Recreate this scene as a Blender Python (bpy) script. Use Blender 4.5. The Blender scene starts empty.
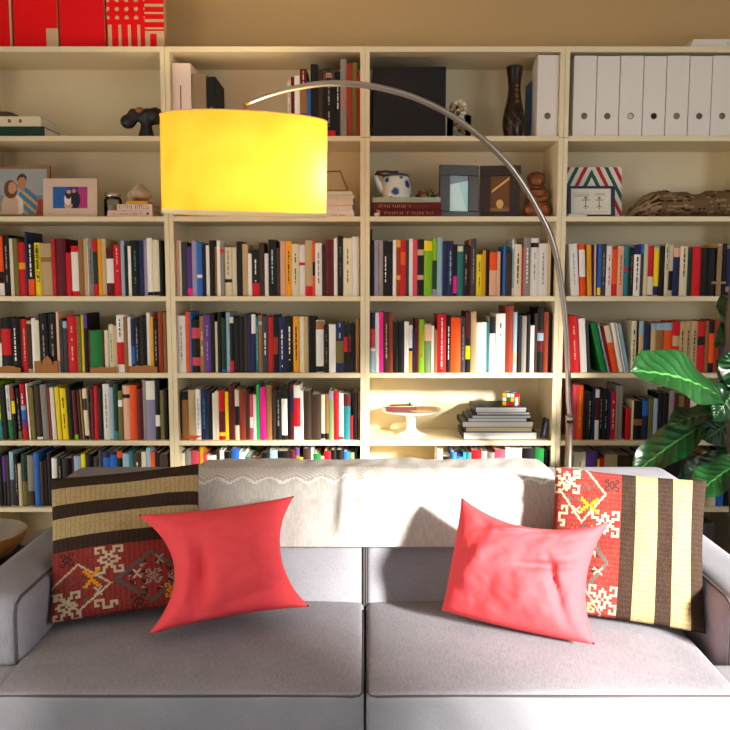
import bpy, bmesh, math, random
from mathutils import Vector, Matrix
random.seed(11)
PI = math.pi
sc = bpy.context.scene
COL = sc.collection

# ------------------------------------------------------------------ camera
EYE = 1.44
TILT = math.radians(6.0)
FPX = 790.0                       # focal length for a 730 px wide frame
cam_d = bpy.data.cameras.new('camera'); cam_d.sensor_width = 36.0
cam_d.lens = FPX / 730.0 * 36.0
cam = bpy.data.objects.new('camera', cam_d); COL.objects.link(cam)
cam.location = (0, 0, EYE); cam.rotation_euler = (PI/2 - TILT, 0, 0)
sc.camera = cam
sc.view_settings.view_transform = 'Standard'
sc.view_settings.look = 'None'
sc.view_settings.gamma = 1.0
sc.view_settings.use_curve_mapping = False
sc.view_settings.exposure = 0.0

def at(px, py, Y):
    """the point of the room seen at photo pixel (px, py) at distance Y"""
    u = (px-365)/FPX; v = (365-py)/FPX
    c, s = math.cos(TILT), math.sin(TILT)
    k = Y/(c+v*s)
    return Vector((u*k, Y, EYE+(v*c-s)*k))

# ------------------------------------------------------------------ colours
def lin(h):
    r = []
    for i in (0, 2, 4):
        c = int(h[i:i+2], 16)/255.0
        r.append(c/12.92 if c <= 0.04045 else ((c+0.055)/1.055)**2.4)
    return (r[0], r[1], r[2], 1.0)
PAL = {'K': ('black', '0e0c0b'), 'D': ('charcoal', '3b3b40'), 'N': ('navy', '1c2552'), 'B': ('blue', '2468c4'),
       'S': ('pale blue', '98bace'), 'T': ('teal', '247880'), 'G': ('green', '167a34'), 'g': ('bright green', '18c45c'),
       'Z': ('dark green', '123626'), 'L': ('lime green', '84bc12'), 'a': ('sage green', '7c9464'), 'I': ('olive', '726830'),
       'Y': ('yellow', 'f8da04'), 'A': ('amber', 'eca014'), 'O': ('orange', 'f4520e'), 'R': ('red', 'cc101c'),
       'C': ('rose red', 'd04456'), 'M': ('maroon', '5e101c'), 'P': ('hot pink', 'f41890'), 'V': ('purple', '5c388c'),
       'Q': ('lilac grey', '9890b0'), 'W': ('white', 'f0eae2'), 'E': ('cream', 'ded4b4'), 'F': ('beige', 'c6aa7c'),
       'J': ('salmon pink', 'e6b092'), 'H': ('grey', '8e8882'), 'X': ('tan brown', '986a3a'), 'U': ('dark brown', '3c2a1e'),
       'm': ('rust', '963418')}
RGB = {k: lin(v[1]) for k, v in PAL.items()}

# ------------------------------------------------------------------ materials
def nodes_of(name):
    m = bpy.data.materials.new(name); m.use_nodes = True
    nt = m.node_tree; b = nt.nodes['Principled BSDF']
    return m, nt, b
def plain(name, hexc, rough=0.5, metal=0.0, bump=0.0, scale=60.0, vary=0.0):
    m, nt, b = nodes_of(name)
    b.inputs['Roughness'].default_value = rough; b.inputs['Metallic'].default_value = metal
    b.inputs['Base Color'].default_value = lin(hexc)
    tc = nt.nodes.new('ShaderNodeTexCoord'); nz = nt.nodes.new('ShaderNodeTexNoise')
    nz.inputs['Scale'].default_value = scale; nz.inputs['Detail'].default_value = 4
    nt.links.new(tc.outputs['Object'], nz.inputs['Vector'])
    if vary:
        mx = nt.nodes.new('ShaderNodeMix'); mx.data_type = 'RGBA'; mx.blend_type = 'MULTIPLY'
        mx.inputs[0].default_value = vary
        mx.inputs[6].default_value = lin(hexc)
        nt.links.new(nz.outputs['Fac'], mx.inputs[7]); nt.links.new(mx.outputs[2], b.inputs['Base Color'])
    if bump:
        bp = nt.nodes.new('ShaderNodeBump'); bp.inputs['Strength'].default_value = bump; bp.inputs['Distance'].default_value = 0.002
        nt.links.new(nz.outputs['Fac'], bp.inputs['Height']); nt.links.new(bp.outputs['Normal'], b.inputs['Normal'])
    return m
def printed(name, rough=0.5, weave=0.0, wscale=900.0):
    """colours of the surface pattern come from the mesh's own 'Col' attribute"""
    m, nt, b = nodes_of(name); b.inputs['Roughness'].default_value = rough
    a = nt.nodes.new('ShaderNodeAttribute'); a.attribute_name = 'Col'
    nt.links.new(a.outputs['Color'], b.inputs['Base Color'])
    b.inputs['Specular IOR Level'].default_value = 0.25
    if weave:
        tc = nt.nodes.new('ShaderNodeTexCoord'); w = nt.nodes.new('ShaderNodeTexNoise')
        w.inputs['Scale'].default_value = wscale; w.inputs['Detail'].default_value = 2
        nt.links.new(tc.outputs['Object'], w.inputs['Vector'])
        bp = nt.nodes.new('ShaderNodeBump'); bp.inputs['Strength'].default_value = weave; bp.inputs['Distance'].default_value = 0.003
        nt.links.new(w.outputs['Fac'], bp.inputs['Height']); nt.links.new(bp.outputs['Normal'], b.inputs['Normal'])
        b.inputs['Specular IOR Level'].default_value = 0.1
    return m
def linen(name, c1, c2, sx, sy, sz, bump=0.25, rough=0.9):
    m, nt, b = nodes_of(name)
    b.inputs['Roughness'].default_value = rough; b.inputs['Specular IOR Level'].default_value = 0.15
    tc = nt.nodes.new('ShaderNodeTexCoord'); mp = nt.nodes.new('ShaderNodeMapping'); mp.inputs['Scale'].default_value = (sx, sy, sz)
    n1 = nt.nodes.new('ShaderNodeTexNoise'); n1.inputs['Scale'].default_value = 1.0; n1.inputs['Detail'].default_value = 3
    n2 = nt.nodes.new('ShaderNodeTexNoise'); n2.inputs['Scale'].default_value = 9.0; n2.inputs['Detail'].default_value = 3
    nt.links.new(tc.outputs['Object'], mp.inputs['Vector']); nt.links.new(mp.outputs['Vector'], n1.inputs['Vector'])
    nt.links.new(tc.outputs['Object'], n2.inputs['Vector'])
    ad = nt.nodes.new('ShaderNodeMath'); ad.operation = 'MULTIPLY_ADD'; ad.inputs[1].default_value = 0.35
    nt.links.new(n2.outputs['Fac'], ad.inputs[0]); nt.links.new(n1.outputs['Fac'], ad.inputs[2])
    cr = nt.nodes.new('ShaderNodeValToRGB'); cr.color_ramp.elements[0].position = 0.45; cr.color_ramp.elements[1].position = 0.9
    cr.color_ramp.elements[0].color = lin(c1); cr.color_ramp.elements[1].color = lin(c2)
    nt.links.new(ad.outputs[0], cr.inputs['Fac']); nt.links.new(cr.outputs['Color'], b.inputs['Base Color'])
    bp = nt.nodes.new('ShaderNodeBump'); bp.inputs['Strength'].default_value = bump; bp.inputs['Distance'].default_value = 0.0015
    nt.links.new(n1.outputs['Fac'], bp.inputs['Height']); nt.links.new(bp.outputs['Normal'], b.inputs['Normal'])
    return m
def shade_mat(name, hexc, trans):
    m = bpy.data.materials.new(name); m.use_nodes = True; nt = m.node_tree; nt.nodes.clear()
    o = nt.nodes.new('ShaderNodeOutputMaterial'); mx = nt.nodes.new('ShaderNodeMixShader'); mx.inputs[0].default_value = trans
    d = nt.nodes.new('ShaderNodeBsdfDiffuse'); t = nt.nodes.new('ShaderNodeBsdfTranslucent')
    tc = nt.nodes.new('ShaderNodeTexCoord'); nz = nt.nodes.new('ShaderNodeTexNoise'); nz.inputs['Scale'].default_value = 9; nz.inputs['Detail'].default_value = 5
    cr = nt.nodes.new('ShaderNodeValToRGB')
    c = lin(hexc); cr.color_ramp.elements[0].color = (c[0]*.88, c[1]*.82, c[2]*.7, 1); cr.color_ramp.elements[1].color = c
    cr.color_ramp.elements[0].position = .3; cr.color_ramp.elements[1].position = .65
    nt.links.new(tc.outputs['Object'], nz.inputs['Vector']); nt.links.new(nz.outputs['Fac'], cr.inputs['Fac'])
    nt.links.new(cr.outputs['Color'], d.inputs['Color']); nt.links.new(cr.outputs['Color'], t.inputs['Color'])
    nt.links.new(d.outputs[0], mx.inputs[1]); nt.links.new(t.outputs[0], mx.inputs[2]); nt.links.new(mx.outputs[0], o.inputs['Surface'])
    return m
def glass_mat(name):
    m = bpy.data.materials.new(name); m.use_nodes = True; nt = m.node_tree; nt.nodes.clear()
    o = nt.nodes.new('ShaderNodeOutputMaterial'); mx = nt.nodes.new('ShaderNodeMixShader')
    t = nt.nodes.new('ShaderNodeBsdfTransparent'); t.inputs['Color'].default_value = (.95, .97, .95, 1)
    g = nt.nodes.new('ShaderNodeBsdfGlossy'); g.inputs['Roughness'].default_value = .05
    f = nt.nodes.new('ShaderNodeFresnel'); f.inputs['IOR'].default_value = 1.45
    nt.links.new(f.outputs[0], mx.inputs[0]); nt.links.new(t.outputs[0], mx.inputs[1]); nt.links.new(g.outputs[0], mx.inputs[2])
    nt.links.new(mx.outputs[0], o.inputs['Surface'])
    return m
def leaf_mat(name):
    m, nt, b = nodes_of(name)
    a = nt.nodes.new('ShaderNodeAttribute'); a.attribute_name = 'Col'
    nt.links.new(a.outputs['Color'], b.inputs['Base Color'])
    b.inputs['Roughness'].default_value = 0.32
    tc = nt.nodes.new('ShaderNodeTexCoord'); w = nt.nodes.new('ShaderNodeTexNoise'); w.inputs['Scale'].default_value = 45
    nt.links.new(tc.outputs['Object'], w.inputs['Vector'])
    bp = nt.nodes.new('ShaderNodeBump'); bp.inputs['Strength'].default_value = .25; bp.inputs['Distance'].default_value = 0.004
    nt.links.new(w.outputs['Fac'], bp.inputs['Height']); nt.links.new(bp.outputs['Normal'], b.inputs['Normal'])
    return m
M = {
 'case': plain('cream_lacquer', 'eadab4', .45, vary=0.06, scale=8),
 'wall': plain('beige_wall_paint', 'cdac7a', .9, bump=.15, scale=150, vary=.08),
 'wall_side': plain('pale_wall_paint', 'd8d6d2', .9, bump=.1, scale=150),
 'ceil': plain('ceiling_paint', 'dcd6ca', .9),
 'floor': plain('oak_boards', '4a4038', .45, vary=.4, scale=14),
 'cover': printed('book_cover_print', .5),
 'page': plain('page_paper', 'd8ccae', .9, vary=.15, scale=300),
 'print': printed('printed_surface', .45),
 'matte': printed('matte_coloured_surface', .8),
 'kilim': printed('kilim_wool', .95, weave=.9, wscale=260),
 'knit': printed('throw_wool', .95, weave=.8, wscale=420),
 'sofa': linen('sofa_linen', '7a7a82', '929199', 500, 500, 30),
 'sofa_top': linen('sofa_linen_seat', '7a7a82', '929199', 500, 50, 500),
 'pipe': plain('sofa_piping', '4a4344', .9),
 'coral': plain('coral_cotton', 'ee464e', .85, bump=.5, scale=70, vary=.12),
 'steel': plain('brushed_steel', 'b0a8a0', .28, metal=1.0),
 'brass': plain('warm_metal', 'c09a58', .3, metal=1.0),
 'shade': shade_mat('yellow_shade_fabric', 'ffbc46', .36),
 'diffuser': shade_mat('white_diffuser', 'fff2d0', .14),
 'white': plain('white_board', 'e6dfd8', .6),
 'white_gloss': plain('white_china', 'eef0ec', .2),
 'black': plain('black_plain', '100f10', .5),
 'boxblack': plain('black_box_cloth', '0a0e16', .85, bump=.2, scale=200),
 'wood': plain('dark_wood', '3a2418', .4, vary=.3, scale=30),
 'redwood': plain('carved_wood', '8a4a1c', .4, vary=.45, scale=30),
 'palewood': plain('pale_wood', 'a0764a', .5, vary=.3, scale=30),
 'pinkframe': plain('pale_painted_frame', 'dcc4b0', .6),
 'ring': plain('finger_ring_metal', '8a827a', .3, metal=1.0),
 'glass': glass_mat('clear_glass'),
 'shell': plain('shell', 'd8c0a0', .6, vary=.5, scale=40),
 'card': plain('brown_cardboard', 'a8703c', .85, vary=.15, scale=50),
 'leaf': leaf_mat('waxy_leaf'),
 'stem': plain('woody_stem', '5a4632', .8, bump=.4, scale=60),
 'pot': plain('clay_pot', '8a8078', .8),
 'silver': plain('silver_metal', 'c8c4bc', .25, metal=1.0),
 'burlap': printed('mottled_cloth', .95, weave=.8, wscale=120),
 'grey_box': plain('grey_felt', '4a4844', .95),
 'red': plain('red_card', 'e00818', .7),
 'led': plain('green_led', '30e040', .4),
}

# ------------------------------------------------------------------ mesh helper
class MB:
    def __init__(s): s.v = []; s.f = []; s.c = []
    def add(s, vs, fs, col=(1, 1, 1, 1)):
        o = len(s.v); s.v += [tuple(p) for p in vs]
        for f in fs: s.f.append([i+o for i in f]); s.c.append(col)
        return s
    def box(s, x0, x1, y0, y1, z0, z1, col=(1, 1, 1, 1)):
        return s.add([(x0,y0,z0),(x1,y0,z0),(x1,y1,z0),(x0,y1,z0),(x0,y0,z1),(x1,y0,z1),(x1,y1,z1),(x0,y1,z1)],
              [(0,3,2,1),(4,5,6,7),(0,1,5,4),(1,2,6,5),(2,3,7,6),(3,0,4,7)], col)
    def lathe(s, prof, seg=32, c=(0, 0, 0), col=(1,1,1,1), axis='z', colf=None):
        vs = []; fs = []
        n = len(prof)
        for i in range(seg):
            a = 2*PI*i/seg
            for (r, z) in prof: vs.append((c[0]+r*math.cos(a), c[1]+r*math.sin(a), c[2]+z))
        o = len(s.v); s.v += vs
        for i in range(seg):
            j = (i+1) % seg
            for k in range(n-1):
                s.f.append([o+i*n+k, o+j*n+k, o+j*n+k+1, o+i*n+k+1]); s.c.append(colf(i/seg, k/(n-1)) if colf else col)
        return s
    def tube(s, pts, r, seg=10, col=(1,1,1,1), cap=True):
        pts = [Vector(p) for p in pts]; n = len(pts)
        rs = r if isinstance(r, (list, tuple)) else [r]*n
        t0 = (pts[1]-pts[0]).normalized()
        u = t0.orthogonal().normalized(); o = len(s.v)
        for i, p in enumerate(pts):
            t = (pts[min(i+1, n-1)]-pts[max(i-1, 0)]).normalized()
            u = (u-t*u.dot(t)).normalized(); w = t.cross(u)
            for k in range(seg):
                a = 2*PI*k/seg; s.v.append(tuple(p+(u*math.cos(a)+w*math.sin(a))*rs[i]))
        for i in range(n-1):
            for k in range(seg):
                k2 = (k+1) % seg
                s.f.append([o+i*seg+k, o+i*seg+k2, o+(i+1)*seg+k2, o+(i+1)*seg+k]); s.c.append(col)
        if cap:
            s.f.append([o+k for k in reversed(range(seg))]); s.c.append(col)
            s.f.append([o+(n-1)*seg+k for k in range(seg)]); s.c.append(col)
        return s
    def ball(s, c, r, seg=16, rings=10, col=(1,1,1,1), rot=None):
        if not isinstance(r, (tuple, list)): r = (r, r, r)
        vs = []; fs = []
        for i in range(rings+1):
            th = PI*i/rings
            for k in range(seg):
                a = 2*PI*k/seg
                p = Vector((r[0]*math.sin(th)*math.cos(a), r[1]*math.sin(th)*math.sin(a), r[2]*math.cos(th)))
                if rot: p = rot @ p
                vs.append(p+Vector(c))
        for i in range(rings):
            for k in range(seg):
                k2 = (k+1) % seg
                fs.append((i*seg+k, (i+1)*seg+k, (i+1)*seg+k2, i*seg+k2))
        return s.add(vs, fs, col)
    def prism(s, poly, y0, y1, col=(1,1,1,1)):
        """poly in (x, z), extruded along y"""
        n = len(poly)
        vs = [(x, y0, z) for x, z in poly]+[(x, y1, z) for x, z in poly]
        fs = [tuple(range(n)), tuple(reversed(range(n, 2*n)))]+[(i, i+n, (i+1) % n+n, (i+1) % n) for i in range(n)]
        return s.add(vs, fs, col)
    def grid(s, fn, nu, nv, colf=None, col=(1,1,1,1), flip=False):
        o = len(s.v)
        for j in range(nv+1):
            for i in range(nu+1): s.v.append(tuple(fn(i/nu, j/nv)))
        for j in range(nv):
            for i in range(nu):
                q = [o+j*(nu+1)+i, o+j*(nu+1)+i+1, o+(j+1)*(nu+1)+i+1, o+(j+1)*(nu+1)+i]
                s.f.append(q[::-1] if flip else q); s.c.append(colf((i+.5)/nu, (j+.5)/nv) if colf else col)
        return s
    def xf(s, mat, start=0):
        for i in range(start, len(s.v)): s.v[i] = tuple(mat @ Vector(s.v[i]))
        return s
    def build(s, name, m, parent=None, smooth=False, bevel=0, loc=None, merge=0, subsurf=0, solid=0, remesh=0, seg=2):
        me = bpy.data.meshes.new(name); me.from_pydata(s.v, [], s.f)
        at_ = me.color_attributes.new('Col', 'FLOAT_COLOR', 'CORNER')
        buf = []
        for f, c in zip(s.f, s.c): buf += list(c)*len(f)
        at_.data.foreach_set('color', buf)
        if merge:
            bm = bmesh.new(); bm.from_mesh(me); bmesh.ops.remove_doubles(bm, verts=bm.verts, dist=merge)
            bmesh.ops.recalc_face_normals(bm, faces=bm.faces); bm.to_mesh(me); bm.free()
        me.materials.append(m)
        if smooth:
            me.polygons.foreach_set('use_smooth', [True]*len(me.polygons))
        me.update()
        o = bpy.data.objects.new(name, me); COL.objects.link(o)
        if parent: o.parent = parent
        if loc: o.location = loc
        if remesh:
            d = o.modifiers.new('remesh', 'REMESH'); d.mode = 'VOXEL'; d.voxel_size = remesh; d.use_smooth_shade = True
            d = o.modifiers.new('smooth', 'SMOOTH'); d.iterations = 4
        if bevel:
            d = o.modifiers.new('bevel', 'BEVEL'); d.width = bevel; d.segments = seg; d.limit_method = 'ANGLE'
        if solid:
            d = o.modifiers.new('solid', 'SOLIDIFY'); d.thickness = solid; d.offset = -1
        if subsurf:
            d = o.modifiers.new('subsurf', 'SUBSURF'); d.levels = subsurf; d.render_levels = subsurf
        return o

def tag(o, label, cat, group=None, kind=None):
    o['label'] = label; o['category'] = cat
    if group: o['group'] = group
    if kind: o['kind'] = kind
    return o
def thing(name, label, cat, loc, rot=(0, 0, 0), group=None):
    o = bpy.data.objects.new(name, None); o.empty_display_size = .05; COL.objects.link(o)
    o.location = loc; o.rotation_euler = rot
    return tag(o, label, cat, group)
def struct(o): o['kind'] = 'structure'; return o

def softbox(mb, c, h, r, n=(8, 8, 8), fn=None):
    """rounded, finely divided cushion block"""
    st = len(mb.v)
    ax = []
    for a in range(3):
        e = [h[a]-r[a] if isinstance(r, (tuple, list)) else h[a]-r]
        rr = h[a]-e[0]
        L = [-h[a], -h[a]+.12*rr, -h[a]+.32*rr, -h[a]+.6*rr]
        L += [-e[0]+2*e[0]*i/n[a] for i in range(n[a]+1)]
        L += [h[a]-.6*rr, h[a]-.32*rr, h[a]-.12*rr, h[a]]
        ax.append(L)
    R = r if not isinstance(r, (tuple, list)) else min(r)
    def put(p):
        q = Vector([max(-(h[i]-R), min(h[i]-R, p[i])) for i in range(3)])
        d = Vector(p)-q
        if d.length > 1e-9: p2 = q+d.normalized()*R
        else: p2 = q
        if fn: p2 = fn(p2, h)
        return p2+Vector(c)
    for a in range(3):
        b, d = (a+1) % 3, (a+2) % 3
        for sgn in (-1, 1):
            o = len(mb.v); nb, nd = len(ax[b]), len(ax[d])
            for j in range(nd):
                for i in range(nb):
                    p = [0, 0, 0]; p[a] = sgn*h[a]; p[b] = ax[b][i]; p[d] = ax[d][j]
                    mb.v.append(tuple(put(p)))
            for j in range(nd-1):
                for i in range(nb-1):
                    q = [o+j*nb+i, o+j*nb+i+1, o+(j+1)*nb+i+1, o+(j+1)*nb+i]
                    mb.f.append(q if sgn > 0 else q[::-1]); mb.c.append((1,1,1,1))
    return st
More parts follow.
